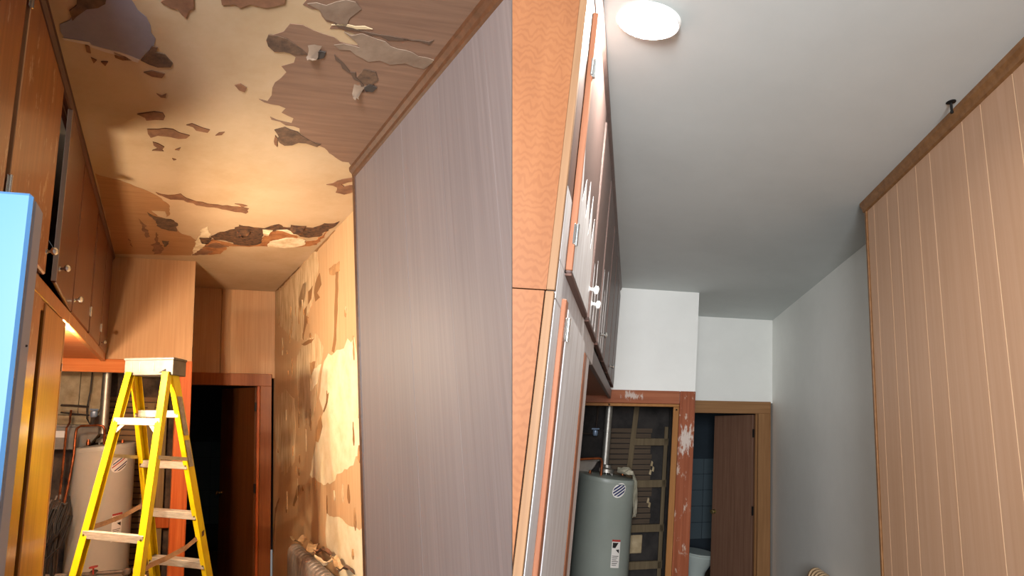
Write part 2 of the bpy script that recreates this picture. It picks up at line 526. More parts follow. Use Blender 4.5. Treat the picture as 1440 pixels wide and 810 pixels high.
# ================================================================== FIRST ROOM (before the repair): structure
# torn areas of the ceiling (x, y) and of the right wall (y, z), in metres on their surface
CEILING_TEARS = [
    ('veneer', 1, [(0.414,1.46),(0.401,1.501),(0.434,1.514),(0.463,1.515),(0.476,1.54),(0.5,1.563),(0.525,1.569),(0.522,1.595),(0.59,1.597),(0.675,1.65),(0.639,1.661),(0.551,1.635),(0.466,1.613),(0.381,1.597),(0.369,1.64),(0.327,1.671),(0.328,1.717),(0.357,1.744),(0.399,1.74),(0.444,1.769),(0.445,1.804),(0.404,1.834),(0.431,1.866),(0.418,1.911),(0.398,1.98),(0.406,2.036),(0.397,2.082),(0.359,2.073),(0.417,2.101),(0.487,2.121),(0.477,2.159),(0.54,2.195),(0.541,2.239),(0.434,2.204),(0.445,2.227),(0.52,2.263),(0.588,2.276),(0.631,2.35),(0.731,2.425),(0.824,2.508),(0.976,2.612),(0.999,1.348)]),
    ('streak', 2, [(0.6,1.573),(0.528,1.565),(0.546,1.58),(0.668,1.597),(0.778,1.606),(0.896,1.607),(0.9,1.578),(0.888,1.592),(0.772,1.592),(0.664,1.586)]),
    ('grime', 2, [(0.575,1.6),(0.671,1.604),(0.798,1.65),(0.922,1.676),(0.961,1.685),(0.944,1.742),(0.859,1.723),(0.805,1.742),(0.758,1.725),(0.719,1.741),(0.657,1.711),(0.562,1.672),(0.658,1.669)]),
    ('darkflap', 2, [(0.32,1.664),(0.356,1.665),(0.415,1.693),(0.482,1.745),(0.44,1.753),(0.395,1.745),(0.359,1.752),(0.33,1.725)]),
    ('darkflap', 2, [(0.476,2.312),(0.516,2.277),(0.614,2.339),(0.732,2.402),(0.719,2.435),(0.618,2.41),(0.557,2.453),(0.51,2.403)]),
    ('flapshadow', 3, [(0.505,1.74),(0.519,1.713),(0.544,1.716),(0.546,1.749),(0.516,1.768)]),  # painted shade below a hanging flap, as is the next one
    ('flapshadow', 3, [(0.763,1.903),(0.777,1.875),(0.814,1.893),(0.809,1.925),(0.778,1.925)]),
    ('darkflap', 2, [(0.711,1.844),(0.719,1.786),(0.769,1.795),(0.801,1.845),(0.788,1.888),(0.747,1.876)]),
    ('streak', 2, [(0.58,1.726),(0.619,1.761),(0.672,1.814),(0.695,1.814),(0.76,1.893),(0.75,1.9),(0.683,1.83),(0.661,1.816)]),
    ('grime', 2, [(0.413,1.492),(0.565,1.456),(0.594,1.483),(0.571,1.529),(0.573,1.578),(0.526,1.558),(0.494,1.551),(0.463,1.515)]),
    ('pale', 2, [(0.521,1.574),(0.604,1.565),(0.667,1.567),(0.609,1.578)]),
    ('bluegray', 1, [(-0.4,1.752),(-0.363,1.724),(-0.343,1.678),(-0.307,1.651),(-0.255,1.634),(-0.21,1.58),(-0.16,1.571),(-0.131,1.63),(-0.103,1.659),(-0.09,1.699),(-0.088,1.736),(-0.073,1.764),(-0.08,1.805),(-0.107,1.852),(-0.134,1.9),(-0.171,1.89),(-0.206,1.871),(-0.252,1.863),(-0.281,1.852),(-0.309,1.834),(-0.358,1.827),(-0.397,1.823)]),
    ('paleedge', 2, [(-0.401,1.82),(-0.358,1.823),(-0.309,1.826),(-0.305,1.841),(-0.251,1.855),(-0.206,1.863),(-0.165,1.88),(-0.134,1.896),(-0.14,1.914),(-0.177,1.904),(-0.212,1.885),(-0.258,1.873),(-0.307,1.853),(-0.316,1.843),(-0.364,1.836),(-0.398,1.831)]),
    ('darkflap', 2, [(-0.356,1.674),(-0.323,1.602),(-0.228,1.584),(-0.261,1.642),(-0.299,1.656),(-0.336,1.697),(-0.353,1.722)]),
    ('darkflap', 2, [(-0.129,1.899),(-0.102,1.851),(-0.086,1.806),(-0.065,1.81),(-0.073,1.837),(-0.039,1.847),(-0.009,1.893),(-0.016,1.921),(-0.065,1.931),(-0.097,1.919)]),
    ('chip', 2, [(-0.326,1.845),(-0.311,1.85),(-0.311,1.892),(-0.326,1.886)]),
    ('chip', 2, [(-0.226,1.867),(-0.186,1.884),(-0.161,1.905),(-0.198,1.912),(-0.224,1.9)]),
    ('chip', 2, [(-0.314,1.918),(-0.294,1.931),(-0.307,1.952)]),
    ('chip', 2, [(-0.279,1.937),(-0.252,1.932),(-0.265,1.961)]),
    ('chip', 2, [(-0.12,1.974),(-0.087,1.958),(-0.037,1.967),(-0.048,1.998),(-0.087,1.996)]),
    ('chip', 2, [(-0.07,2.115),(-0.047,2.126),(-0.029,2.107),(-0.032,2.14),(-0.052,2.138)]),
    ('chip', 2, [(-0.155,2.297),(-0.114,2.277),(-0.042,2.263),(-0.038,2.324),(-0.115,2.345),(-0.121,2.321)]),
    ('chip', 2, [(-0.113,2.424),(-0.064,2.414),(0.006,2.4),(0.037,2.428),(0.088,2.445),(0.073,2.477),(-0.002,2.478),(-0.063,2.476),(-0.097,2.504)]),
    ('chip', 2, [(0.066,2.348),(0.091,2.33),(0.14,2.359),(0.178,2.372),(0.17,2.401),(0.115,2.391)]),
    ('chip', 2, [(0.209,2.421),(0.223,2.39),(0.249,2.378),(0.239,2.408)]),
    ('chip', 2, [(-0.088,2.546),(-0.063,2.556),(-0.031,2.587),(-0.042,2.621),(-0.034,2.635),(-0.092,2.639),(-0.063,2.609)]),
    ('chip', 2, [(0.022,2.608),(0.05,2.579),(0.044,2.611)]),
    ('chip', 2, [(0.011,2.707),(0.033,2.719),(0.019,2.731)]),
    ('chip', 2, [(0.244,1.99),(0.265,1.976),(0.295,2.0),(0.291,2.032),(0.266,2.022)]),
    ('chip', 2, [(-0.025,1.545),(0.047,1.531),(0.052,1.581),(0.037,1.598),(0.029,1.634),(0.015,1.623),(-0.001,1.598),(-0.024,1.596),(-0.057,1.576)]),
    ('chip', 2, [(0.132,1.514),(0.338,1.475),(0.341,1.506),(0.285,1.537),(0.232,1.53),(0.202,1.553),(0.182,1.54),(0.141,1.551)]),
    ('chip', 2, [(0.491,2.364),(0.525,2.474),(0.496,2.42)]),
    ('veneer2', 1, [(-0.409,2.99),(-0.35,3.027),(-0.28,3.052),(-0.195,3.127),(-0.146,3.16),(-0.053,3.264),(0.016,3.408),(0.02,3.567),(-0.003,3.614),(-0.014,3.506),(-0.107,3.513),(-0.061,3.612),(0.057,3.702),(0.084,3.884),(0.118,3.959),(0.183,3.996),(0.233,4.092),(0.242,4.3),(0.22,4.513),(-0.413,4.612)]),
    ('darkflap', 2, [(-0.131,3.544),(-0.061,3.626),(0.026,3.65),(0.078,3.728),(0.079,3.901),(0.022,3.897),(-0.05,3.833),(-0.09,3.675)]),
    ('chip', 2, [(-0.191,3.683),(-0.155,3.793),(-0.118,4.062),(-0.145,4.103),(-0.171,3.875)]),
    ('chip', 2, [(-0.07,3.95),(-0.059,4.156),(-0.014,4.336),(-0.035,4.506),(-0.094,4.54),(-0.093,4.315),(-0.115,4.281),(-0.081,4.235)]),
    ('chip', 2, [(-0.285,4.152),(-0.266,4.202),(-0.257,4.371),(-0.272,4.335)]),
    ('chip', 2, [(-0.074,3.189),(-0.001,3.219),(0.075,3.18),(0.112,3.241),(0.177,3.287),(0.288,3.313),(0.408,3.325),(0.522,3.339),(0.518,3.433),(0.409,3.402),(0.293,3.362),(0.181,3.348),(0.097,3.28),(0.017,3.285)]),
    ('chip', 2, [(0.42,3.273),(0.505,3.292),(0.473,3.324)]),
    ('white', 2, [(0.223,4.284),(0.233,4.092),(0.255,3.814),(0.29,3.743),(0.328,3.93),(0.307,4.187),(0.27,4.458),(0.241,4.465)]),
    ('rot', 2, [(0.331,3.964),(0.393,3.849),(0.487,3.763),(0.504,3.666),(0.578,3.681),(0.695,3.702),(0.776,3.592),(0.818,3.644),(0.907,3.625),(0.923,3.733),(0.832,3.705),(0.747,3.755),(0.714,3.915),(0.729,4.056),(0.662,4.128),(0.56,4.131),(0.459,4.042),(0.371,4.043)]),
    ('rust', 1, [(0.301,4.114),(0.359,4.028),(0.56,4.131),(0.729,4.056),(0.722,3.844),(0.788,3.698),(0.921,3.767),(1.034,3.952),(1.131,3.894),(1.147,3.62),(1.164,3.781),(1.171,3.996),(1.066,4.077),(0.908,4.093),(0.657,4.168),(0.499,4.183),(0.457,4.416),(0.33,4.466),(0.28,4.435)]),
    ('white', 3, [(0.787,4.062),(0.812,3.964),(0.892,3.876),(0.944,3.864),(1.026,3.881),(1.07,3.962),(1.057,4.04),(0.938,4.125),(0.812,4.133)]),
    ('white', 3, [(0.781,3.715),(0.858,3.683),(0.923,3.733),(0.949,3.794),(0.9,3.771),(0.835,3.72)]),
    ('rot', 2, [(0.941,3.762),(0.95,3.631),(1.029,3.614),(1.082,3.511),(1.15,3.496),(1.17,3.448),(1.173,3.536),(1.147,3.62),(1.133,3.788),(1.059,3.839),(0.988,3.82)]),
    ('chip', 3, [(0.225,4.49),(0.283,4.31),(0.39,4.347),(0.352,4.44)]),
    ('chip', 3, [(0.299,4.228),(0.389,4.113),(0.499,4.183),(0.425,4.239)]),
    ('chip', 2, [(0.9,2.867),(0.945,2.807),(1.031,2.74),(1.047,2.786),(0.984,2.849),(1.01,2.875),(1.068,2.842),(1.097,2.921),(1.048,2.987),(0.988,2.966),(0.973,2.894)]),
]
WALL_TEARS = [
    ('cream', 1, [(3.295,0.488),(3.35,0.459),(3.416,0.495),(3.491,0.439),(3.64,0.446),(3.77,0.42),(3.836,0.442),(3.944,0.396),(4.022,0.286),(4.084,0.132),(3.979,0.027),(4.114,-0.128),(4.256,-0.291),(4.362,-0.446),(4.165,-0.467),(3.951,-0.471),(3.85,-0.455),(3.63,-0.363),(3.432,-0.302),(3.251,-0.222),(3.181,-0.217),(3.201,0.108),(3.236,0.279)]),
    ('cream', 1, [(3.926,-0.655),(3.676,-0.636),(3.537,-0.65),(3.356,-0.638),(3.171,-0.623),(3.171,-0.875),(3.642,-1.0),(3.783,-0.93),(3.922,-0.896),(3.966,-0.782)]),
    ('peel', 1, [(5.685,1.272),(5.147,1.257),(4.695,1.285),(4.22,1.332),(4.096,1.295),(4.061,1.167),(4.147,1.026),(4.278,0.877),(4.459,0.777),(4.509,0.639),(4.704,0.627),(5.145,0.764),(5.604,0.941)]),
    ('peel', 1, [(4.51,0.615),(4.122,0.622),(3.957,0.492),(4.057,0.342),(4.142,0.133),(4.267,-0.026),(4.526,-0.085),(4.712,0.088),(4.81,0.337),(4.756,0.52)]),
    ('peel', 1, [(5.585,0.172),(5.201,0.241),(4.864,0.152),(4.815,-0.152),(4.868,-0.392),(5.254,-0.537),(5.57,-0.449),(5.68,-0.181)]),
    ('wallcrack', 2, [(3.622,0.997),(3.575,0.985),(3.603,0.798),(3.627,0.652),(3.651,0.516),(3.704,0.433),(3.752,0.448),(3.697,0.542),(3.668,0.76)]),
    ('wallcrack', 2, [(4.504,0.883),(4.41,0.902),(4.435,0.822),(4.368,0.798),(4.461,0.729),(4.533,0.63),(4.556,0.658),(4.506,0.767)]),
    ('wallcrack', 2, [(4.147,1.037),(4.025,1.089),(3.99,0.989),(4.109,0.948),(4.033,0.897),(4.152,0.888),(4.191,0.965)]),
    ('wallcrack', 2, [(4.605,0.603),(4.374,0.61),(4.204,0.599),(4.288,0.575),(4.511,0.579)]),
    ('wallcrack', 2, [(4.362,1.014),(4.23,1.033),(4.276,0.936),(4.365,0.906)]),
    ('wallcrack', 2, [(5.465,-0.765),(5.624,-0.931),(5.653,-1.086),(5.714,-1.324),(5.782,-1.339),(5.723,-1.033),(5.659,-0.891)]),
    ('wallcrack', 2, [(4.77,-0.579),(4.697,-0.559),(4.722,-0.629),(4.871,-0.752),(4.922,-0.754),(4.82,-0.654)]),
    ('wallcrack', 2, [(3.886,0.146),(3.834,0.165),(3.871,0.096),(3.961,0.027),(3.978,0.037),(3.905,0.097)]),
    ('flapw', 2, [(3.786,1.061),(3.54,1.053),(3.544,0.987),(3.672,0.984),(3.771,1.014)]),
    ('flapw', 2, [(4.336,0.42),(4.17,0.416),(4.213,0.354),(4.297,0.315)]),
    ('wallcrack', 2, [(5.762,1.336),(5.405,1.332),(5.027,1.328),(4.694,1.325),(4.592,1.298),(4.968,1.3),(5.338,1.286)]),
    ('wallcrack', 2, [(4.178,1.319),(4.015,1.318),(3.826,1.316),(3.652,1.325),(3.62,1.303),(3.864,1.294),(4.096,1.283)]),
    ('flapw', 2, [(4.15,-0.077),(4.034,0.002),(4.002,-0.074),(4.117,-0.19),(4.193,-0.183)]),
    ('cream', 2, [(4.253,0.357),(4.017,0.381),(4.137,0.24),(4.259,0.202)]),
    ('flapw', 1, [(4.698,1.022),(4.547,1.118),(4.405,1.11),(4.502,0.957),(4.65,0.884)]),
]
rnd = random.Random(4)
c = MB(A).box(-0.9, 1.2, 0.55, 6.0, CEIL, CEIL + 0.06).build('ceiling', 'paper', kind='structure', label='water damaged tan ceiling with torn and peeling paper', cat='ceiling', clip=True)
for tone, lev, pts in CEILING_TEARS:
    pts = [(max(min(x, 1.2 if y > 2.62 else 0.985), -0.44), y) for x, y in pts]
    q = jag(pts, 0.012 if lev > 1 or tone in ('veneer', 'rust') else 0.006, 0.03, rnd)
    z = CEIL + 0.0005
    MB(A).prism([(x, y, z) for x, y in q], (0, 0, -0.0022 * lev)).build('torn_patch', tone, c)
# curled flaps that hang from the big tear
for (x, y, w, h, mt) in ((0.50, 1.72, 0.05, 0.022, 'grime'), (0.745, 1.92, 0.05, 0.028, 'grime'), 
                         (0.30, 4.02, 0.10, 0.035, 'rot'), (0.55, 3.78, 0.12, 0.04, 'rot'), (0.72, 3.74, 0.08, 0.03, 'white'), (0.92, 3.62, 0.12, 0.04, 'rot'), (0.0, 4.18, 0.05, 0.03, 'darkflap')):
    m = MB(A)
    prev = None
    for k in range(6):
        t = k / 5
        sw = w * (1 - 0.55 * t)
        row = [m.v((x + sw * u + rnd.uniform(-0.006, 0.006), y - 0.03 + 0.06 * math.sin(t * 2.2) + rnd.uniform(-0.006, 0.006), CEIL - 0.002 - h * t ** 1.5 - 0.012 * rnd.random() * t)) for u in (-0.5, -0.2, 0.1, 0.5)]
        if prev:
            for i in range(3):
                m.bm.faces.new([prev[i], prev[i + 1], row[i + 1], row[i]])
        prev = row
    bmesh.ops.solidify(m.bm, geom=list(m.bm.faces), thickness=0.002)
    m.build('torn_flap', mt, c, smooth=True)
w = MB(A).box(1.2, 1.26, 2.55, 5.78, FLOOR, CEIL).build('wall_right', 'wallveneer', kind='structure', label='tan veneered right wall with stripped cream plaster patches', cat='wall')
for tone, lev, pts in WALL_TEARS:
    pts = [(min(max(y, 2.62), 5.71), min(z, CEIL)) for y, z in pts]
    q = jag(pts, 0.016 if lev == 1 else 0.008, 0.05, rnd)
    MB(A).prism([(1.2005, y, z) for y, z in q], (-0.0022 * lev, 0, 0)).build('torn_patch', tone, w)

for k in range(46):      # small slivers still clinging to the stripped wall
    y, z = rnd.uniform(3.1, 5.6), rnd.uniform(-0.85, 1.0)
    h, b = rnd.uniform(0.02, 0.11), rnd.uniform(0.006, 0.022)
    if z + h > 1.25:
        continue
    pts = jag([(y - b, z), (y - b * 0.3, z - h * 0.6), (y + b, z - h * 0.2), (y + b * 0.7, z + h * 0.5), (y, z + h), (y - b * 0.6, z + h * 0.4)], 0.006, 0.02, rnd)
    MB(A).prism([(1.2005, a, q) for a, q in pts], (-0.005 - 0.006 * rnd.random(), 0, 0)).build('paper_sliver', rnd.choice(('wallcrack', 'flapw', 'flapw', 'peel')), w)

# panelled partition on the right, near the viewer: boards with their own edges
w = struct(A, 'wall_right', (1.1, 1.9, FLOOR), 'grey brown wood panelled partition of wide vertical boards', 'wall')
MB(A).box(0.993, 1.19, 1.1, 2.61, FLOOR, CEIL).build('core', 'trimA', w, clip=True)
for y0, y1 in ((1.10, 1.42), (1.42, 1.72), (1.72, 2.042), (2.042, 2.33), (2.33, 2.615)):
    MB(A).box(0.983, 0.993, y0 + (0.002 if y0 == 2.042 else 0.0005), y1 - 0.0005, FLOOR, CEIL).build('panel_board', 'panelA', w, clip=True, bevel=0)
bx(A, 'edge_strip', 'trimA', w, 0.972, 1.2, 2.612, 2.638, FLOOR, CEIL, 0.004)
MB(A).prism([(0.985, 1.1, CEIL), (0.955, 1.1, CEIL), (0.957, 1.1, CEIL - 0.02), (0.970, 1.1, CEIL - 0.035), (0.972, 1.1, CEIL - 0.052), (0.985, 1.1, CEIL - 0.058)], (0, 1.535, 0)).build(
    'trim_1', 'trimA', kind='structure', clip=True, label='dark stained crown moulding along the grey panelled partition', cat='moulding')

# soffit above the heater closet, back wall above the door
bx(A, 'wall_soffit', 'soffit', None, -0.62, 0.27, 4.70, 5.72, 0.43, CEIL, 0.0, kind='structure', label='tan veneered soffit box over the open heater closet', cat='soffit')
w = struct(A, 'wall_back', (0.7, 5.8, FLOOR), 'tan veneered back wall above the doorway', 'wall')
bx(A, 'wall_panel', 'soffit', w, 0.27, 0.62, 5.72, 5.80, 0.38, CEIL, 0.002)
bx(A, 'wall_panel', 'soffit', w, 0.624, 1.2, 5.72, 5.80, 0.38, CEIL, 0.002)
bx(A, 'wall_side', 'soffit', w, 0.22, 0.27, 5.0, 5.80, FLOOR, 0.43, 0.0)
# door casing
w = struct(A, 'door_1', (0.7, 5.72, FLOOR), 'brown wooden door casing around the dark bathroom doorway', 'door frame')
bx(A, 'casing_head', 'casingA', w, 0.27, 1.165, 5.70, 5.80, 0.295, 0.42, 0.004)
bx(A, 'casing_side', 'casingA', w, 1.045, 1.165, 5.70, 5.80, FLOOR, 0.295, 0.004)
bx(A, 'door_stop', 'orangewood', w, 1.02, 1.045, 5.735, 5.78, FLOOR, 0.295, 0.002)
bx(A, 'casing_side', 'casingA', w, 0.27, 0.33, 5.70, 5.80, FLOOR, 0.295, 0.004)


def door_leaf(room, hx, hy, fx, fy, ztop, mat, label, knobmat):
    root = thing(room, 'bathroom_door', (hx, hy, FLOOR), label, 'door')
    d = Vector((fx - hx, fy - hy, 0))
    n = Vector((-d.y, d.x, 0)).normalized() * 0.035
    if n.y < 0:
        n = -n
    q = [Vector((hx, hy, FLOOR + 0.01)), Vector((fx, fy, FLOOR + 0.01)), Vector((fx, fy, FLOOR + 0.01)) + n, Vector((hx, hy, FLOOR + 0.01)) + n]
    up = Vector((0, 0, ztop - FLOOR - 0.01))
    m = MB(room)
    m.hexa(q + [p + up for p in q])
    m.build('slab', mat, root, bevel=0.003)
    k = Vector((hx, hy, 0)) + d * 0.93
    nn = -n.normalized()
    ax = (room.M @ nn).normalized()
    zk = FLOOR + 0.88
    pl = MB(room).lathe((k.x, k.y, zk), [(0.028, 0), (0.026, 0.006), (0.012, 0.01), (0.011, 0.03), (0.024, 0.04), (0.028, 0.052), (0.022, 0.064), (0.008, 0.068)], 18, axis=ax).build('door_knob', knobmat, root, smooth=True)
    e = Vector((fx, fy, zk - 0.05))
    MB(room).hexa([e + n * 0.2 + Vector((-0.002, 0, 0)), e + n * 0.8 + Vector((-0.002, 0, 0)), e + n * 0.8 + Vector((0.001, 0, 0)), e + n * 0.2 + Vector((0.001, 0, 0))] +
                  [p + Vector((0, 0, 0.1)) for p in (e + n * 0.2 + Vector((-0.002, 0, 0)), e + n * 0.8 + Vector((-0.002, 0, 0)), e + n * 0.8 + Vector((0.001, 0, 0)), e + n * 0.2 + Vector((0.001, 0, 0)))]).build('latch_plate', knobmat, root)
    for z in (ztop - 0.2, ztop - 1.0):
        bx(room, 'hinge', 'black', root, hx - 0.004, hx + 0.016, hy - 0.010, hy + 0.006, z - 0.045, z + 0.045, 0.002)
    return root


door_leaf(A, 1.0, 5.76, 0.715, 6.32, 0.285, 'doorslabA', 'dark brown flush door standing open in the unlit doorway behind the ladder', 'brass')


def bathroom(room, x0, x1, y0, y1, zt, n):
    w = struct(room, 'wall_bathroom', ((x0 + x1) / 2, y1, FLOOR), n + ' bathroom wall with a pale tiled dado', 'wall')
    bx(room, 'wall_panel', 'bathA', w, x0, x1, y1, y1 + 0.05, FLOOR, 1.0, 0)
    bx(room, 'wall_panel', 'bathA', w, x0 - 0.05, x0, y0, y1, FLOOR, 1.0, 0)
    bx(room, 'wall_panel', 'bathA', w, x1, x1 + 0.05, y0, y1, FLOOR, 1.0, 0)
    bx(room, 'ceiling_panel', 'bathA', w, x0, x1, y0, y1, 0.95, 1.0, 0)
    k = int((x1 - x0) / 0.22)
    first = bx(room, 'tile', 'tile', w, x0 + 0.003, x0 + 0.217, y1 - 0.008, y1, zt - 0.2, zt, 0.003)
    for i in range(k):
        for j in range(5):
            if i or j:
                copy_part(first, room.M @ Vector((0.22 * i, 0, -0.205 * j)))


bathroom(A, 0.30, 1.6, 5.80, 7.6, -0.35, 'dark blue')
bx(A, 'floor', 'floorwood', None, -1.35, 1.2, 0.2, 7.7, FLOOR - 0.05, FLOOR, 0, kind='structure', clip=True, label='worn brown wooden floor of the damaged room', cat='floor')
bx(A, 'wall_left', 'closetwall', None, -1.35, -1.30, 0.9, 5.5, FLOOR, CEIL, 0, kind='structure', label='dark wall behind the cabinets of the damaged room', cat='wall')

# heater closet: boards, lath and header
w = struct(A, 'wall_closet', (-0.5, 5.45, FLOOR), 'rough back wall of the heater closet with plasterboard and bare lath', 'wall')
bx(A, 'backing', 'closetwall', w, -1.35, 0.25, 5.47, 5.55, FLOOR, 0.6, 0)
bx(A, 'plaster_board', 'plaster', w, -1.05, -0.72, 5.44, 5.465, -0.02, 0.55, 0.004)
bx(A, 'plaster_board', 'plaster', w, -0.715, -0.475, 5.44, 5.465, -0.02, 0.55, 0.004)
bx(A, 'plaster_board', 'plaster', w, -1.05, -0.60, 5.445, 5.465, -0.30, -0.025, 0.004)
lath = bx(A, 'lath', 'lath', w, -0.47, 0.02, 5.447, 5.462, 0.11, 0.152, 0.002)
for k in range(1, 34):
    q = copy_part(lath, A.M @ Vector((rnd.uniform(-0.02, 0.02), 0, -0.051 * k)))
bx(A, 'stud', 'stud', w, -0.085, -0.02, 5.42, 5.447, FLOOR, 0.1, 0.003)
bx(A, 'stud', 'stud', w, 0.03, 0.10, 5.40, 5.46, FLOOR, 0.55, 0.003)
bx(A, 'cross_board', 'orangewood', w, 0.02, 0.20, 5.38, 5.40, -1.00, -0.90, 0.003)
w = struct(A, 'trim_2', (-0.3, 4.7, FLOOR), 'orange stained header board and post framing the heater closet', 'trim')
bx(A, 'header_board', 'orangebeam', w, -1.30, 0.15, 4.685, 4.73, 0.325, 0.435, 0.004)
bx(A, 'header_lip', 'orangebeam', w, -1.30, -0.44, 4.68, 4.73, 0.440, 0.462, 0.003)
bx(A, 'post', 'orangewood', w, 0.145, 0.275, 4.685, 4.74, FLOOR, 0.435, 0.004)
bx(A, 'post_return', 'orangewood', w, 0.145, 0.185, 4.742, 4.86, FLOOR, 0.325, 0.003)

# ================================================================== FIRST ROOM: fittings
XF = -0.433
u = thing(A, 'upper_cabinet', (-0.7, 3.0, 0.41), 'long reddish wooden wall cabinet under the torn ceiling with one door ajar', 'cabinet')
bx(A, 'face_frame', 'doorA', u, -0.47, -0.449, 0.9, 1.5, 0.412, CEIL - 0.002, 0)
for (y0, y1) in ((1.46, 1.54), (2.03, 2.068), (2.72, 2.77), (3.42, 3.48), (4.08, 4.12), (4.62, 4.70)):
    bx(A, 'frame_stile', 'doorA', u, -0.47, -0.449, y0, y1, 0.477, 1.233, 0)
bx(A, 'frame_rail', 'door_orange', u, -0.47, -0.437, 0.95, 4.695, 0.412, 0.475, 0.003)
bx(A, 'frame_rail', 'doorA', u, -0.47, -0.449, 0.95, 4.695, 1.235, CEIL - 0.003, 0.003)
bx(A, 'back_panel', 'dark', u, -0.92, -0.90, 0.95, 4.695, 0.43, CEIL - 0.003, 0)  # near-black colour stands for the shade inside the cabinet
bx(A, 'bottom_panel', 'orangebeam', u, -0.92, -0.472, 2.63, 4.68, 0.43, 0.46, 0)
bx(A, 'bottom_panel', 'orangebeam', u, -0.92, -0.472, 0.95, 2.625, 0.43, 0.46, 0)
bx(A, 'end_panel', 'doorA', u, -0.92, -0.472, 4.66, 4.69, 0.462, CEIL - 0.003, 0)
MB(A).prism([(-0.449, 0.95, CEIL), (-0.418, 0.95, CEIL), (-0.420, 0.95, CEIL - 0.018), (-0.432, 0.95, CEIL - 0.030), (-0.436, 0.95, CEIL - 0.05), (-0.449, 0.95, CEIL - 0.055)], (0, 3.745, 0)).build('crown_strip', 'crownred', u)
for i, (y0, y1, z0, z1, mt) in enumerate(((0.92, 1.465, 0.48, 1.262, 'door_orange'), (1.50, 2.075, 0.492, 1.262, 'door_orange'), (2.752, 3.425, 0.475, 1.255, 'doorA'),
                                          (3.475, 4.085, 0.473, 1.252, 'doorA'), (4.115, 4.63, 0.473, 1.25, 'doorA'))):
    d = bx(A, 'cabinet_door', mt, u, -0.449, -0.430, y0, y1, z0, z1, 0.006)
    if i == 1:
        bx(A, 'pale_edge', 'soffit', d, -0.4495, -0.4285, y0 - 0.001, y0 + 0.010, z0 + 0.01, z1 - 0.01, 0.002)
        hinge(A, d, -0.434, 1.495, 1.19)
        hinge(A, d, -0.434, 1.495, 0.60)
        knob(A, d, -0.430, 2.05, 0.575)
    if i == 2:
        hinge(A, d, -0.434, 3.43, 0.60)
        knob(A, d, -0.430, 2.80, 0.546)
        d['label'] = 'third wooden door'
    if i == 3:
        hinge(A, d, -0.434, 4.09, 0.60)
    if i == 4:
        knob(A, d, -0.430, 4.16, 0.502)
d = MB(A).hexa([(-0.411, 2.190, 0.492), (-0.431, 2.740, 0.475), (-0.449, 2.740, 0.475), (-0.429, 2.185, 0.492),
                (-0.411, 2.190, 1.240), (-0.431, 2.740, 1.255), (-0.449, 2.740, 1.255), (-0.429, 2.185, 1.240)]).build('cabinet_door', 'doorA', u, 'door standing ajar with a worn white edge', bevel=0.004)
MB(A).hexa([(x, y, z) for z in (0.498, 1.234) for x, y in ((-0.4105, 2.187), (-0.4105, 2.192), (-0.4295, 2.187), (-0.4295, 2.182))]).build('worn_edge', 'paleedge', d, 'worn whitish door edge')
knob(A, d, -0.412, 2.24, 0.56)
bx(A, 'door_catch', 'steel', u, -0.47, -0.455, 2.13, 2.15, 0.80, 0.82, 0.002)

u = thing(A, 'tall_cabinet', (-0.55, 2.3, FLOOR), 'tall yellow brown cupboard under the wall cabinet beside the ladder', 'cabinet')
bx(A, 'frame_stile', 'door_orange', u, -0.47, -0.434, 1.80, 2.085, FLOOR, 0.410, 0.003)
bx(A, 'frame_rail', 'door_orange', u, -0.47, -0.440, 2.087, 2.62, 0.372, 0.410, 0.003)
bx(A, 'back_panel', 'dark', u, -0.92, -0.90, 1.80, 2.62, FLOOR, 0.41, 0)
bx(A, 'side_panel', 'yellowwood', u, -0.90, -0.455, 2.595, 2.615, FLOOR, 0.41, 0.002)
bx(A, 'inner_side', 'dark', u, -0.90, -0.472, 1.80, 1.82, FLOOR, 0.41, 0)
bx(A, 'gap_shade', 'dark', u, -0.478, -0.472, 2.06, 2.20, FLOOR, 0.37, 0)  # near-black strip put behind the door gap as its shade
d = bx(A, 'cupboard_door', 'yellowwood', u, -0.452, -0.433, 2.16, 2.62, FLOOR + 0.08, 0.405, 0.005)
bx(A, 'door_catch', 'steel', d, -0.434, -0.428, 2.60, 2.615, 0.18, 0.215, 0.001)
bx(A, 'pale_edge', 'soffit', d, -0.4345, -0.431, 2.607, 2.621, FLOOR + 0.09, 0.40, 0.001)

u = thing(A, 'refrigerator', (-0.35, 0.89, FLOOR), 'pale blue refrigerator door edge at the far left in front of the cabinets', 'refrigerator')
bx(A, 'front_panel', 'fridge', u, -0.75, -0.206, 0.850, 0.868, FLOOR + 0.05, 0.332, 0.006)
bx(A, 'door_edge', 'fridge_edge', u, -0.75, -0.2055, 0.870, 0.928, FLOOR + 0.05, 0.329, 0.004)
bx(A, 'gasket', 'fridge_edge', u, -0.72, -0.212, 0.929, 0.938, FLOOR + 0.07, 0.325, 0.003)
bx(A, 'foot', 'dark', u, -0.74, -0.22, 0.86, 0.93, FLOOR, FLOOR + 0.05, 0.002)
MB(A).lathe((-0.2058, 0.905, 0.100), [(0.0025, 0), (0.002, 0.002)], 10, axis=A.rt).build('screw', 'cable', u)


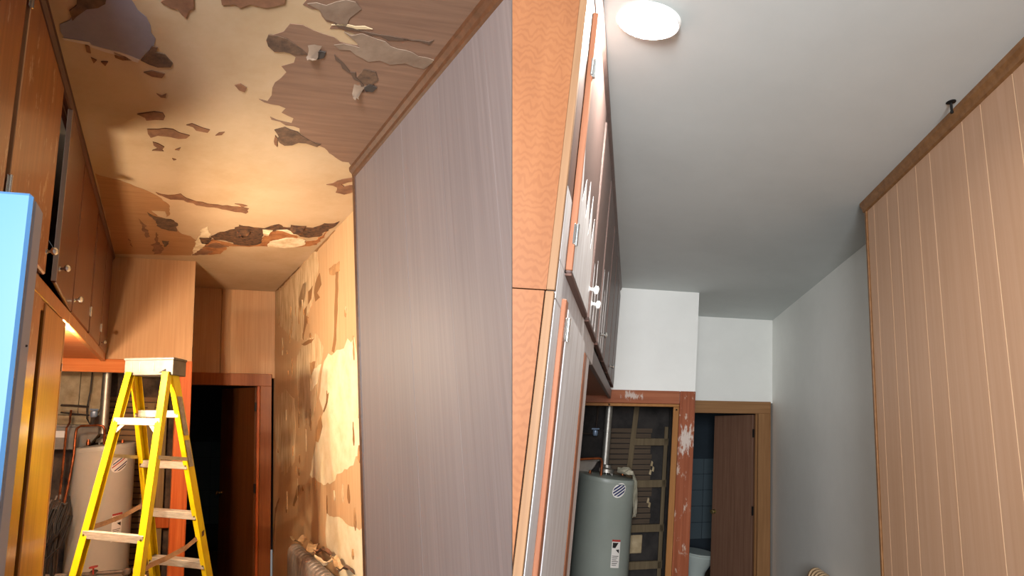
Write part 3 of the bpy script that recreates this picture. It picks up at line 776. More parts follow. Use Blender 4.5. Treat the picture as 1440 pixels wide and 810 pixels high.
def heater(room, cx, cy, r, ztop, mat, label, emb, dz, ph):
    """tank with flue collar, pipe stubs, rims, a striped oval emblem and a warning label"""
    root = thing(room, 'water_heater', (cx, cy, FLOOR), label, 'water heater')
    up = room.up
    H = (ztop - FLOOR) * room.ez.length
    MB(room).lathe((cx, cy, FLOOR), [(r * 0.97, 0.03), (r, 0.05), (r, H - 0.045), (r * 1.004, H - 0.04), (r * 1.004, H - 0.016), (r * 0.985, H - 0.004), (r * 0.93, H), (0.02, H + 0.012)], 56).build('tank', mat, root, smooth=True)
    MB(room).lathe((cx, cy, FLOOR), [(r * 0.9, 0), (r * 0.9, 0.035)], 40).build('base_ring', 'dark', root)
    MB(room).lathe((cx, cy, FLOOR), [(r * 1.004, H - 0.046), (r * 1.010, H - 0.043), (r * 1.010, H - 0.040), (r * 1.004, H - 0.037)], 56, caps=False).build('top_band', mat, root, smooth=True)
    c0 = room.P((cx, cy, FLOOR))
    tocam = (EYE - c0)
    tocam = (tocam - up * tocam.dot(up)).normalized()
    side = up.cross(tocam)                       # points to the viewer's right
    if side.dot(room.ex) < 0:
        side = -side

    def on(phi, h, lift):
        return c0 + (tocam * math.cos(phi) + side * math.sin(phi)) * (r + lift) + up * h

    def decal(name, m, pts, lift, parent):
        """flat print wrapped around the tank: the outline is sliced into narrow columns"""
        mb = MB(room)
        bm = mb.bm
        bm.faces.new([bm.verts.new((a, b, 0)) for a, b in pts])
        x0, x1 = min(p[0] for p in pts), max(p[0] for p in pts)
        k = max(2, int((x1 - x0) / 0.012))
        for q in range(1, k):
            bmesh.ops.bisect_plane(bm, geom=list(bm.verts) + list(bm.edges) + list(bm.faces), dist=1e-7, plane_co=(x0 + (x1 - x0) * q / k, 0, 0), plane_no=(1, 0, 0))
        for v in bm.verts:
            v.co = on(ph + v.co.x / r, hh + v.co.y, lift)
        return mb.build(name, m, parent)

    def oval(a, b, tilt, n=28):
        ct, st = math.cos(tilt), math.sin(tilt)
        return [(a * math.cos(2 * math.pi * k / n) * ct - b * math.sin(2 * math.pi * k / n) * st, a * math.cos(2 * math.pi * k / n) * st + b * math.sin(2 * math.pi * k / n) * ct) for k in range(n)]

    def band(o0, o1, a, b, tilt):
        """stripe of the oval between offsets o0 and o1 across the tilt"""
        pts = []
        ct, st = math.cos(tilt), math.sin(tilt)
        e0, e1 = a * math.sqrt(max(0, 1 - (o0 / b) ** 2)), a * math.sqrt(max(0, 1 - (o1 / b) ** 2))
        for x, y in ((-e0, o0), (e0, o0), (e1, o1), (-e1, o1)):
            pts.append((x * ct - y * st, x * st + y * ct))
        return pts

    hh = dz
    e = decal('emblem', 'labelwhite', oval(0.078, 0.056, 0.75), 0.0012, root)
    cols = emb
    k = len(cols)
    for i, cname in enumerate(cols):
        o0 = -0.046 + 0.092 * i / k + 0.0045
        o1 = -0.046 + 0.092 * (i + 1) / k - 0.0045
        decal('emblem_stripe', cname, band(o0, o1, 0.070, 0.048, 0.62), 0.0022, e)
    hh = dz - 0.50
    e = decal('warning_label', 'labelwhite', [(-0.035, -0.16), (0.05, -0.16), (0.05, 0.075), (-0.035, 0.075)], 0.0012, root)
    decal('label_header', 'labelred', [(-0.035, 0.058), (0.05, 0.058), (0.05, 0.075), (-0.035, 0.075)], 0.002, e)
    decal('label_pictogram', 'labelblack', [(-0.028, 0.005), (0.0, 0.005), (0.03, 0.05), (-0.028, 0.05)], 0.002, e)
    decal('label_pictogram', 'labelblack', [(0.005, -0.01), (0.04, -0.04), (0.04, -0.005)], 0.002, e)
    for q in range(6):
        decal('label_text', 'labelblack', [(-0.026, -0.065 - 0.015 * q), (0.038 - 0.01 * (q % 3), -0.065 - 0.015 * q), (0.038 - 0.01 * (q % 3), -0.060 - 0.015 * q), (-0.026, -0.060 - 0.015 * q)], 0.002, e)
    MB(room).lathe((cx, cy, ztop), [(0.075, 0.03), (0.07, 0.06), (0.042, 0.075), (0.042, 0.10)], 24).build('draft_hood', 'galv', root, smooth=True)
    for a in (0.4, 1.7, 2.8, 4.3, 5.5):
        MB(room).lathe(room.L(room.P((cx, cy, ztop)) + room.rt * 0.06 * math.cos(a) + room.fw * 0.06 * math.sin(a)), [(0.004, 0.0), (0.004, 0.04)], 6).build('hood_leg', 'galv', root)
    for sgn in (-1, 1):
        MB(room).lathe((cx + sgn * 0.14, cy - 0.02, ztop), [(0.016, 0.0), (0.016, 0.03), (0.012, 0.032), (0.012, 0.05)], 14).build('pipe_nipple', 'copper', root, smooth=True)
    return root


def flue(room, cx, cy, z0, z1, label):
    root = thing(room, 'flue_pipe', (cx, cy, z0), label, 'pipe')
    h = (z1 - z0) * room.ez.length
    a = h * 0.42
    MB(room).lathe((cx, cy, z0), [(0.036, 0), (0.036, a)], 24).build('lower_length', 'galv', root, smooth=True)
    MB(room).lathe((cx, cy, z0), [(0.037, a - 0.002), (0.039, a), (0.039, a + 0.012), (0.037, a + 0.014)], 24).build('joint_band', 'galv', root, smooth=True)
    MB(room).lathe((cx, cy, z0), [(0.036, a + 0.01), (0.036, h)], 24).build('upper_length', 'galv', root, smooth=True)


heater(A, -0.412, 5.0, 0.232, -0.262, 'tank', 'beige grey water heater behind the yellow stepladder', ['labelblack', 'navy', 'labelwhite', 'labelred', 'navy'], 1.43, 0.52)
flue(A, -0.44, 5.0, -0.17, 0.50, 'galvanised flue pipe rising from the beige heater behind the ladder')

# pipes, cables and a tub around the heater
MB(A).tube([(-0.80, 5.0, 0.06), (-0.72, 5.0, 0.058), (-0.58, 5.0, 0.05)], 0.011, 8).build('iron_pipe', 'darkpipe', label='dark iron pipe run, upper of two above the sheet metal tub', cat='pipe', smooth=True)
MB(A).tube([(-0.80, 5.02, 0.00), (-0.70, 5.02, -0.01), (-0.57, 5.02, -0.02)], 0.008, 8).build('iron_pipe', 'darkpipe', label='dark iron pipe run, lower of two above the sheet metal tub', cat='pipe', smooth=True)
MB(A).tube([(-0.712, 4.98, 0.02), (-0.712, 4.96, -0.04), (-0.700, 4.88, -0.08), (-0.709, 4.79, -0.12), (-0.711, 4.79, -0.44), (-0.717, 4.79, -0.68)], 0.009, 8).build('copper_pipe', 'copper', label='copper pipe running down left of the heater, the outer one', cat='pipe', smooth=True)
MB(A).tube([(-0.676, 4.77, -0.70), (-0.655, 4.78, -0.547), (-0.636, 4.79, -0.33), (-0.634, 4.79, -0.16), (-0.628, 4.79, -0.125), (-0.60, 4.79, -0.105), (-0.46, 4.79, -0.097), (-0.425, 4.80, -0.105), (-0.412, 4.81, -0.13), (-0.41, 4.84, -0.25)], 0.010, 10).build(
    'copper_pipe', 'copper', label='copper pipe bent in a hook over the beige heater top', cat='pipe', smooth=True)
MB(A).tube([(-0.60, 5.30, 0.40), (-0.605, 5.30, 0.20), (-0.62, 5.28, 0.05), (-0.61, 5.26, -0.05), (-0.57, 5.25, -0.12), (-0.52, 5.28, 0.0), (-0.47, 5.30, 0.10), (-0.42, 5.3, 0.16)], 0.006, 6).build(
    'hanging_cable', 'cable', label='dark cable hanging in a loop against the closet plasterboard', cat='cable', smooth=True)
m = thing(A, 'gas_valve', (-0.52, 5.05, -0.03), 'small blue grey valve on the pipes left of the flue', 'valve')
MB(A).lathe((-0.525, 5.0, -0.035), [(0.02, 0), (0.03, 0.012), (0.03, 0.05), (0.018, 0.062)], 12).build('valve_body', 'bluevalve', m, smooth=True)
bx(A, 'valve_lever', 'bluevalve', m, -0.56, -0.49, 4.975, 4.985, 0.02, 0.035, 0.002)
m = thing(A, 'metal_tub', (-0.66, 5.2, -0.3), 'grey sheet metal tub on the closet wall left of the beige heater', 'tub')
MB(A).prism([(-0.95, 5.12, -0.12), (-0.46, 5.12, -0.12), (-0.48, 5.12, -0.17), (-0.56, 5.12, -0.27), (-0.68, 5.12, -0.31), (-0.95, 5.12, -0.31)], (0, 0.31, 0)).build('basin', 'tub', m, bevel=0.006)
bx(A, 'rim', 'tub', m, -0.96, -0.45, 5.11, 5.44, -0.12, -0.105, 0.003)
bx(A, 'paper_tag', 'labelwhite', m, -0.86, -0.76, 5.115, 5.119, -0.21, -0.155, 0.0)
m = thing(A, 'cable_bundle', (-0.72, 4.7, FLOOR), 'bundle of dark cables hanging low beside the beige heater', 'cable')
for k in range(26):
    x = -0.80 + 0.006 * k + rnd.uniform(-0.006, 0.006)
    y = 4.62 + rnd.uniform(-0.05, 0.05)
    sag = rnd.uniform(-0.05, 0.05)
    MB(A).tube([(x + 0.03, y, -0.68 + rnd.uniform(-0.03, 0.02)), (x, y - 0.02, -0.8), (x - 0.02 + sag, y - 0.03, -1.0), (x - 0.02 + sag, y, -1.25), (x - 0.03, y, FLOOR + 0.01)], 0.004 + 0.003 * rnd.random(), 6).build('cable', 'cable' if k % 3 else 'darkpipe', m, smooth=True)
for pts, r in (([(-0.83, 4.55, -0.95), (-0.72, 4.5, -0.93), (-0.63, 4.52, -0.82), (-0.60, 4.55, -0.70), (-0.62, 4.6, -0.62)], 0.011), ([(-0.83, 4.52, -1.0), (-0.72, 4.48, -1.02), (-0.64, 4.5, -0.95), (-0.58, 4.54, -0.75)], 0.008)):
    MB(A).tube(pts, r, 8).build('looped_cable', 'cable', m, smooth=True)
for k in range(12):
    a = rnd.uniform(0, 6.28)
    p = Vector((-0.70 + rnd.uniform(-0.09, 0.06), 4.62, -0.68 + rnd.uniform(-0.04, 0.03)))
    MB(A).tube([p, p + Vector((0.03 * math.cos(a), -0.02, 0.03 * math.sin(a))), p + Vector((0.05 * math.cos(a + 0.4), 0, 0.05 * math.sin(a + 0.4)))], 0.007, 6).build('cable_end', 'greypipe', m, smooth=True)
m = thing(A, 'drain_pipe', (-0.5, 4.62, -1.2), 'grey drain pipe with valves crossing low in front of the beige heater', 'pipe')
MB(A).tube([(-0.84, 4.60, -1.17), (-0.5, 4.62, -1.17), (-0.14, 4.66, -1.165)], 0.016, 10).build('pipe_run', 'greypipe', m, smooth=True)
for x in (-0.80, -0.56, -0.40, -0.16):
    MB(A).lathe((x, 4.61 + 0.06 * (x + 0.8), -1.19), [(0.02, 0), (0.03, 0.01), (0.03, 0.04), (0.02, 0.05)], 12).build('pipe_coupling', 'greypipe', m, smooth=True)
MB(A).lathe((-0.40, 4.58, -1.16), [(0.006, 0), (0.006, 0.05), (0.03, 0.052), (0.03, 0.06)], 12).build('valve_handle', 'labelred', m, smooth=True)
MB(A).tube([(-0.40, 4.62, -1.19), (-0.25, 4.64, -1.22), (-0.15, 4.66, -1.25), (-0.14, 4.68, FLOOR + 0.01)], 0.014, 8).build('pipe_branch', 'greypipe', m, smooth=True)

# ------------------------------------------------------------------ yellow stepladder
K = 1.13
LU, LW = Vector((0.88, -0.47, 0)), Vector((0.47, 0.88, 0))
LC = Vector((-0.017, 3.0, 0))


def lp(a, b, z):
    p = LC + LU * a + LW * b
    return Vector((p.x * K, p.y * K, z * K))


ladder = thing(A, 'stepladder', lp(0, 0.15, FLOOR / K), 'yellow fibreglass stepladder with a grey top cap standing before the heater', 'ladder')
ZB = FLOOR / K
zt = 0.21
ra = lambda z: -(0.075 + 0.30 * (0.2 - z))          # viewer's side leg
rb = lambda z: 0.05 + 0.40 * (0.05 - z)             # step side leg
wa = lambda z: 0.122 + 0.055 * (0.2 - z)
wb = lambda z: 0.122 + 0.050 * (0.2 - z)
cap = MB(A)
for (z0, z1, g) in ((0.195, 0.272, 0.0), (0.272, 0.284, 0.004)):
    cap.hexa([lp(-0.1415 - g, -0.0775 - g, z0), lp(0.1415 + g, -0.0775 - g, z0), lp(0.1415 + g, 0.0775 + g, z0), lp(-0.1415 - g, 0.0775 + g, z0),
              lp(-0.1415 - g, -0.0775 - g, z1), lp(0.1415 + g, -0.0775 - g, z1), lp(0.1415 + g, 0.0775 + g, z1), lp(-0.1415 - g, 0.0775 + g, z1)])
cap.build('top_cap', 'capgrey', ladder, bevel=0.003)
capo = ladder.children[0]
MB(A).prism([lp(0.06, -0.0782, 0.205), lp(0.105, -0.0782, 0.205), lp(0.10, -0.0782, 0.226)], LW * 0.002 * -1).build('cap_slot', 'dark', capo)
for a in (-0.10, -0.05, 0.03):
    MB(A).prism([lp(a, -0.0782, 0.21), lp(a + 0.002, -0.0782, 0.21), lp(a + 0.002, -0.0782, 0.262), lp(a, -0.0782, 0.262)], LW * -0.002).build('cap_groove', 'stickergrey', capo)


def channel(side, zf, wf, depth, flange, zlow):
    """U-section rail: a web and two flanges that turn outwards"""
    m = MB(A)
    p0 = lp(side * wf(zt), zf(zt), zt)
    p1 = lp(side * wf(zlow), zf(zlow), zlow)
    m.beam(p0, p1, LW, depth, LU, 0.006)
    o = LU * side * flange / 2
    for e in (-1, 1):
        m.beam(p0 + LW * e * depth / 2 - o * 0, p1 + LW * e * depth / 2, LW, 0.006, LU, 0.006)
        m.beam(p0 + LW * e * depth / 2 - LU * side * flange / 2, p1 + LW * e * depth / 2 - LU * side * flange / 2, LW, 0.007, LU, flange)
    return m


for side in (-1, 1):
    r = channel(side, ra, wa, 0.045, 0.036, ZB + 0.02).build('rear_rail', 'yellow', ladder)
    for z in (-0.038, -0.54):
        q = lp(side * (wa(z) - 0.016), ra(z) - 0.0265, z)
        MB(A).lathe(q, [(0.006, 0), (0.004, 0.003)], 8, axis=-(A.M @ LW).normalized()).build('rivet', 'rivet', r)
    r = channel(side, rb, wb, 0.082, 0.028, ZB + 0.02).build('front_rail', 'yellow', ladder)
    for z in (0.0, -0.265, -0.53, -0.795):
        q = lp(side * (wb(z) - 0.012), rb(z) - 0.042, z)
        MB(A).lathe(q, [(0.006, 0), (0.004, 0.003)], 8, axis=-(A.M @ LW).normalized()).build('rivet', 'rivet', r)
    for zf, wf in ((ra, wa), (rb, wb)):
        q = lp(side * wf(ZB), zf(ZB), ZB)
        MB(A).box(q.x - 0.03, q.x + 0.03, q.y - 0.035, q.y + 0.035, q.z, q.z + 0.03).build('rubber_foot', 'cable', ladder, bevel=0.004)
    if side == 1:
        p0 = lp(wb(0.09) + 0.005, rb(0.09), 0.09)
        p1 = lp(wb(-0.27) + 0.005, rb(-0.27), -0.27)
        MB(A).beam(p0, p0.lerp(p1, 0.55), LW, 0.060, LU, 0.002).build('sticker', 'stickergrey', r, 'worn grey sticker')
        MB(A).beam(p0.lerp(p1, 0.62), p1, LW, 0.060, LU, 0.002).build('sticker', 'stickergrey', r, 'worn grey sticker')
for z in (0.0, -0.265, -0.53, -0.795, -1.06, -1.325):
    h = 0.036
    w0 = wb(z) - 0.004
    m = MB(A)
    m.hexa([lp(-w0, rb(z) - 0.040, z - h / 2), lp(w0, rb(z) - 0.040, z - h / 2), lp(w0, rb(z) + 0.03, z - h / 2), lp(-w0, rb(z) + 0.03, z - h / 2),
            lp(-w0, rb(z) - 0.040, z + h / 2), lp(w0, rb(z) - 0.040, z + h / 2), lp(w0, rb(z) + 0.03, z + h / 2), lp(-w0, rb(z) + 0.03, z + h / 2)])
    m.build('step', 'alu', ladder, bevel=0.003)
for z in (-0.038, -0.54, -1.05):
    h = 0.034
    w0 = wa(z) - 0.006
    m = MB(A)
    m.hexa([lp(-w0, ra(z) - 0.024, z - h / 2), lp(w0, ra(z) - 0.024, z - h / 2), lp(w0, ra(z) + 0.004, z - h / 2), lp(-w0, ra(z) + 0.004, z - h / 2),
            lp(-w0, ra(z) - 0.024, z + h / 2), lp(w0, ra(z) - 0.024, z + h / 2), lp(w0, ra(z) + 0.004, z + h / 2), lp(-w0, ra(z) + 0.004, z + h / 2)])
    b = m.build('rear_brace', 'alu', ladder, bevel=0.002)
    if z > -0.1:
        for side in (-1, 1):
            p0 = lp(side * (w0 - 0.002), ra(z - 0.06) - 0.012, z - 0.065)
            p1 = lp(side * (w0 - 0.055), ra(z) - 0.012, z - 0.012)
            MB(A).beam(p0, p1, LW, 0.006, LU, 0.026).build('corner_brace', 'alu', ladder)
for side in (-1, 1):
    z = -0.20
    MB(A).beam(lp(side * (wb(z) + 0.004), ra(z), z), lp(side * (wb(z) + 0.004), rb(z) - 0.02, z - 0.03), (0, 0, 1), 0.02, LU, 0.005).build('spreader', 'alu', ladder)

strap = MB(A).tube([lp(0.175, 0.32, -0.62), lp(0.10, 0.25, -0.69), lp(0.0, 0.22, -0.745), lp(-0.07, 0.18, -0.775), lp(-0.12, 0.15, -0.83), lp(-0.16, 0.10, -0.95)], 0.02, flat=(0.017, 0.004)).build(
    'strap', 'strap', label='brown strap hanging across the lowest ladder steps', cat='strap')
MB(A).tube([(-0.40, 4.02, -0.74), (-0.30, 4.02, -0.71), (-0.18, 4.02, -0.665), (-0.06, 4.02, -0.60)], 0.02, flat=(0.018, 0.004)).build(
    'strap', 'strap', label='brown strap crossing low in front of the beige heater', cat='strap')
for k in range(4):
    a = lp(-0.13 + 0.03 * k, 0.14, -0.80 - 0.012 * k)
    m = MB(A)
    prev = None
    for i in range(5):
        t = i / 4
        row = [m.v(a + LU * (0.03 * (j - 1) + 0.02 * math.sin(t * 3 + k)) + LW * (-0.04 * t + 0.02 * math.cos(3 * t + j)) + Vector((0, 0, -0.11 * t + 0.02 * rnd.random()))) for j in range(3)]
        if prev:
            for j in range(2):
                m.bm.faces.new([prev[j], prev[j + 1], row[j + 1], row[j]])
        prev = row
    bmesh.ops.solidify(m.bm, geom=list(m.bm.faces), thickness=0.0015)
    m.build('paper_scrap', 'scrap', label='torn tan paper scrap hanging from the brown ladder strap, ' + ('topmost of four', 'second of four from the top', 'third of four from the top', 'lowest of four')[k], cat='paper scrap', group='paper scraps on the ladder strap', smooth=True)

# ------------------------------------------------------------------ radiator and the torn paper that fell on it
rad = thing(A, 'radiator', (1.09, 3.9, FLOOR), 'grey cast iron radiator against the stripped right wall', 'radiator')


def section(room, x0, x1, y, z0, zt, th):
    n = 8
    prof = []
    cx, rr = (x0 + x1) / 2, (x1 - x0) / 2
    for k in range(n + 1):
        a = math.pi * k / n
        prof.append((cx - rr * math.cos(a), y, zt - rr + rr * math.sin(a)))
    prof += [(x1, y, z0), (x0, y, z0)]
    return MB(room).prism(prof, (0, th, 0))


sec = section(A, 1.03, 1.165, 3.28, FLOOR + 0.04, -0.945, 0.052).build('section', 'radiator', rad, bevel=0.012, smooth=True)
for k in range(1, 18):
    copy_part(sec, A.M @ Vector((0, 0.064 * k, 0)))
MB(A).tube([(1.10, 3.27, -1.02), (1.10, 4.42, -1.02)], 0.02, 10).build('top_pipe', 'radiator', rad, smooth=True)
for y in (3.32, 4.38):
    bx(A, 'foot', 'radiator', rad, 1.06, 1.14, y - 0.02, y + 0.02, FLOOR, FLOOR + 0.06, 0.004)
for i, (x, y, z, s, ln, yaw, mt, lb) in enumerate((
        (1.08, 4.22, -0.93, 0.10, 0.22, 0.3, 'scrap', 'torn tan paper sheet curled over the far end of the radiator'),
        (1.10, 3.95, -0.92, 0.10, 0.26, 0.9, 'scrap', 'largest torn paper curl lying across the middle of the radiator'),
        (1.12, 3.78, -0.91, 0.07, 0.2, 2.0, 'chip', 'brown torn paper curl beside the largest scrap on the radiator'),
        (1.09, 3.66, -0.94, 0.06, 0.18, -0.5, 'white', 'small white torn paper piece folded over the radiator front'),
        (1.13, 3.52, -0.915, 0.07, 0.22, 1.4, 'scrap', 'narrow torn paper strip near the near end of the radiator'),
        (1.15, 3.40, -0.93, 0.06, 0.16, 2.4, 'darkflap', 'dark torn paper curl at the wall behind the radiator'))):
    m = MB(A)
    prev = None
    d = Vector((math.cos(yaw) * 0.6, math.sin(yaw), 0))
    e = Vector((-math.sin(yaw) * 0.6, math.cos(yaw), 0))
    for q in range(7):
        t = q / 6 - 0.5
        row = []
        for j in range(4):
            v = j / 3 - 0.5
            p = Vector((x, y, z)) + d * (ln * t) + e * (s * v) + Vector((0, 0, 0.012 + 0.035 * abs(math.sin(3 * t + i)) + 0.05 * v * v + rnd.uniform(0, 0.014)))
            p.x = min(p.x, 1.19)
            row.append(m.v(p))
        if prev:
            for j in range(3):
                m.bm.faces.new([prev[j], prev[j + 1], row[j + 1], row[j]])
        prev = row
    bmesh.ops.solidify(m.bm, geom=list(m.bm.faces), thickness=0.002)
    m.build('paper_scrap', mt, label=lb, cat='paper scrap', group='torn paper on the radiator', smooth=True)

# ================================================================== SECOND ROOM (after the repair): structure
MB(B).box(-0.6, 1.51, 0.2, 6.12, CEIL, CEIL + 0.06).build('ceiling', 'ceilB', kind='structure', clip=True, label='smooth freshly painted pale grey ceiling with a round lamp', cat='ceiling')
bx(B, 'wall_right', 'wallB', None, 1.51, 1.57, 2.70, 6.12, FLOOR, CEIL, 0, kind='structure', label='smooth freshly painted white wall beyond the tan panelling', cat='wall')
w = struct(B, 'wall_right', (1.3, 1.9, FLOOR), 'tan wood panelled partition with pale vertical grooves', 'wall')
bx(B, 'core', 'grooveB', w, 1.2325, 1.50, 0.6, 2.685, FLOOR, CEIL, 0)
ys = (0.6, 0.95, 1.18, 1.42, 1.61, 1.735, 1.995, 2.125, 2.318, 2.436, 2.60, 2.69)
for y0, y1 in zip(ys, ys[1:]):
    bx(B, 'panel_board', 'panelB', w, 1.231, 1.2325, y0 + 0.0026, y1 - 0.0026, FLOOR, CEIL, 0)
bx(B, 'edge_strip', 'trimB', w, 1.224, 1.512, 2.692, 2.716, FLOOR, CEIL, 0.003)
MB(B).prism([(1.233, 0.6, CEIL), (1.200, 0.6, CEIL), (1.203, 0.6, CEIL - 0.02), (1.214, 0.6, CEIL - 0.034), (1.218, 0.6, CEIL - 0.052), (1.233, 0.6, CEIL - 0.058)], (0, 2.125, 0)).build(
    'trim_1', 'trimB', kind='structure', label='brown crown moulding along the tan panelled partition', cat='moulding')
bx(B, 'wall_soffit', 'wallB', None, -0.40, 0.533, 5.0, 6.05, 0.385, CEIL, 0.0, kind='structure', label='white painted soffit box over the dark heater closet', cat='soffit')
w = struct(B, 'wall_back', (1.0, 6.1, FLOOR), 'white painted back wall above the oak door casing', 'wall')
bx(B, 'wall_panel', 'wallB', w, 0.533, 1.51, 6.05, 6.13, 0.36, CEIL, 0)
bx(B, 'wall_side', 'closetB', w, 0.48, 0.53, 5.3, 6.13, FLOOR, 0.385, 0)
w = struct(B, 'door_1', (1.0, 6.05, FLOOR), 'oak door casing around the bathroom doorway beside the white wall', 'door frame')
bx(B, 'casing_head', 'casingBh', w, 0.54, 1.49, 6.03, 6.13, 0.245, 0.375, 0.004)
bx(B, 'casing_side', 'casingB', w, 1.350, 1.49, 6.03, 6.13, FLOOR, 0.245, 0.004)
bx(B, 'door_stop', 'casingB', w, 1.325, 1.350, 6.07, 6.11, FLOOR, 0.245, 0.002)
door_leaf(B, 1.30, 6.09, 0.947, 6.62, 0.235, 'doorslabB', 'brown flush door with a small knob standing open beside the white wall', 'brass')
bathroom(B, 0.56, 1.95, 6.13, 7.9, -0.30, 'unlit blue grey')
bx(B, 'floor', 'floorwood', None, -1.0, 1.51, 0.2, 8.0, FLOOR - 0.05, FLOOR, 0, kind='structure', clip=True, label='worn brown wooden floor of the repainted room', cat='floor')
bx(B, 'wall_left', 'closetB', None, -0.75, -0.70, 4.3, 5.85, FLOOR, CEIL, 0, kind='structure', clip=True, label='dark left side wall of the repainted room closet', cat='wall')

w = struct(B, 'wall_closet', (0.0, 5.75, FLOOR), 'dark back wall of the heater closet with bare studs and lath', 'wall')
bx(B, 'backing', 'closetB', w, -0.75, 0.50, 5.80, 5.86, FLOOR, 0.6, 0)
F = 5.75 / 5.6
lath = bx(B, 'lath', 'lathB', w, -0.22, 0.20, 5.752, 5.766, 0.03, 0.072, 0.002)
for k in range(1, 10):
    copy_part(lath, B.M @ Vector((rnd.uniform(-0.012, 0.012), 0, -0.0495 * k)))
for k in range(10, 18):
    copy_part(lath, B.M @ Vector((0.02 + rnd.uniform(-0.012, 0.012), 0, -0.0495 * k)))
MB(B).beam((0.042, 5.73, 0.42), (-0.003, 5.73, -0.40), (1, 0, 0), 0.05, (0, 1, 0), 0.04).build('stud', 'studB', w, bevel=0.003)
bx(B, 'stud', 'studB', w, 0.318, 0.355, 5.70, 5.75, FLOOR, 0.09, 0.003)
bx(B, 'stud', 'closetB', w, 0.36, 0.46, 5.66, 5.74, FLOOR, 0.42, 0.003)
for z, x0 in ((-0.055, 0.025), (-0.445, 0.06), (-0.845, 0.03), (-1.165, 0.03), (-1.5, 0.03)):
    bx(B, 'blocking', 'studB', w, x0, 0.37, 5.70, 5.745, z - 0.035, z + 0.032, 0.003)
bx(B, 'plaster_patch', 'plaster', w, 0.03, 0.165, 5.752, 5.775, -1.07, -0.91, 0.006)
for i, (x, z) in enumerate(((0.20, -0.28), (0.215, -0.33), (0.185, -0.62), (0.20, -0.66), (0.19, -0.36))):
    MB(B).prism([(x, 5.748, z), (x + 0.02, 5.748, z - 0.01), (x + 0.025, 5.748, z + 0.03), (x + 0.01, 5.748, z + 0.045)], (0, 0.018, 0)).build('plaster_crumb', 'plaster', w)
w = struct(B, 'trim_2', (0.2, 5.0, FLOOR), 'worn red brown header board and post framing the dark heater closet', 'trim')
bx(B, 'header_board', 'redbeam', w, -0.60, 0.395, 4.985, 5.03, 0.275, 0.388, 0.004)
bx(B, 'header_lip', 'jambB', w, -0.60, 0.395, 4.99, 5.05, 0.250, 0.273, 0.003)
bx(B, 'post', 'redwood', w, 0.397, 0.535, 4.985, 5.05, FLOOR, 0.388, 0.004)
bx(B, 'post_edge', 'jambB', w, 0.345, 0.395, 4.99, 5.06, FLOOR, 0.249, 0.003)
for x, z in ((-0.205, 0.262), (0.372, 0.225)):
    MB(B).lathe((x, 4.988, z), [(0.009, 0), (0.007, 0.006)], 10, axis=-B.fw).build('bolt_head', 'black', w)

# end of the wall that parts the two rooms
m = MB(B)
q = [m.bm.verts.new(p) for p in [(x, y, z) for z in (-0.35, 3.1) for x, y in ((0.0012, 1.245), (0.012, 1.245), (0.012, 2.3), (0.0012, 2.3))]]
for f in ((0, 3, 2, 1), (4, 5, 6, 7), (0, 1, 5, 4), (1, 2, 6, 5), (2, 3, 7, 6), (3, 0, 4, 7)):
    m.bm.faces.new([q[i] for i in f])
m.build('wall_partition', 'trimB', kind='structure', label='thin end of the wall parting the damaged and the repainted room', cat='wall')

# ================================================================== SECOND ROOM: fittings
X2 = -0.195
u = thing(B, 'upper_cabinet', (-0.35, 3.0, 0.31), 'half painted wooden wall cabinet with white primer, under the repaired ceiling', 'cabinet')
MB(B).box(-0.75, X2 - 0.019, 1.30, 1.318, 0.325, CEIL - 0.002).build('end_panel', 'plyB', u, 'figured orange plywood end panel', clip=True)
bx(B, 'end_edge', 'stripB', u, X2 - 0.0185, X2, 1.299, 1.318, 0.325, CEIL - 0.002, 0.0015)
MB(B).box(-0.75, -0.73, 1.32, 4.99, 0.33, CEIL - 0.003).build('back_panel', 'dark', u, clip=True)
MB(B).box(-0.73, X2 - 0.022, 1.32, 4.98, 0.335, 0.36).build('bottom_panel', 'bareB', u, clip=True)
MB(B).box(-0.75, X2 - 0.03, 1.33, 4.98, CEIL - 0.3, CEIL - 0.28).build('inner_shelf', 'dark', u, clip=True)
bx(B, 'frame_rail', 'coatB', u, X2 - 0.02, X2 + 0.0005, 1.319, 2.60, 0.31, 0.405, 0.002, label='white primed rail')
bx(B, 'frame_rail', 'doorB', u, X2 - 0.02, X2 + 0.0005, 2.602, 4.98, 0.31, 0.385, 0.002)
bx(B, 'frame_rail', 'doorB', u, X2 - 0.02, X2, 1.319, 4.98, 1.20, CEIL - 0.003, 0.002)
bx(B, 'frame_stile', 'doorB', u, X2 - 0.02, X2, 1.319, 1.425, 0.60, 1.20, 0.002)
bx(B, 'frame_stile', 'coatB', u, X2 - 0.02, X2 + 0.0005, 1.319, 1.425, 0.405, 0.60, 0.002, label='white primed stile')
for y0, y1 in ((1.96, 2.05), (2.50, 2.58), (3.12, 3.18), (3.70, 3.76), (4.30, 4.36), (4.90, 4.98)):
    bx(B, 'frame_stile', 'doorB', u, X2 - 0.02, X2, y0, y1, 0.405, 1.20, 0.002)
MB(B).prism([(X2 - 0.01, 1.32, CEIL), (X2 + 0.02, 1.32, CEIL), (X2 + 0.018, 1.32, CEIL - 0.02), (X2 + 0.008, 1.32, CEIL - 0.034), (X2 + 0.004, 1.32, CEIL - 0.056), (X2 - 0.01, 1.32, CEIL - 0.06)], (0, 3.66, 0)).build('crown_strip', 'doorB', u)
doorsB = ((1.430, 1.965), (2.030, 2.505), (2.570, 3.125), (3.175, 3.705), (3.76, 4.305), (4.36, 4.91))
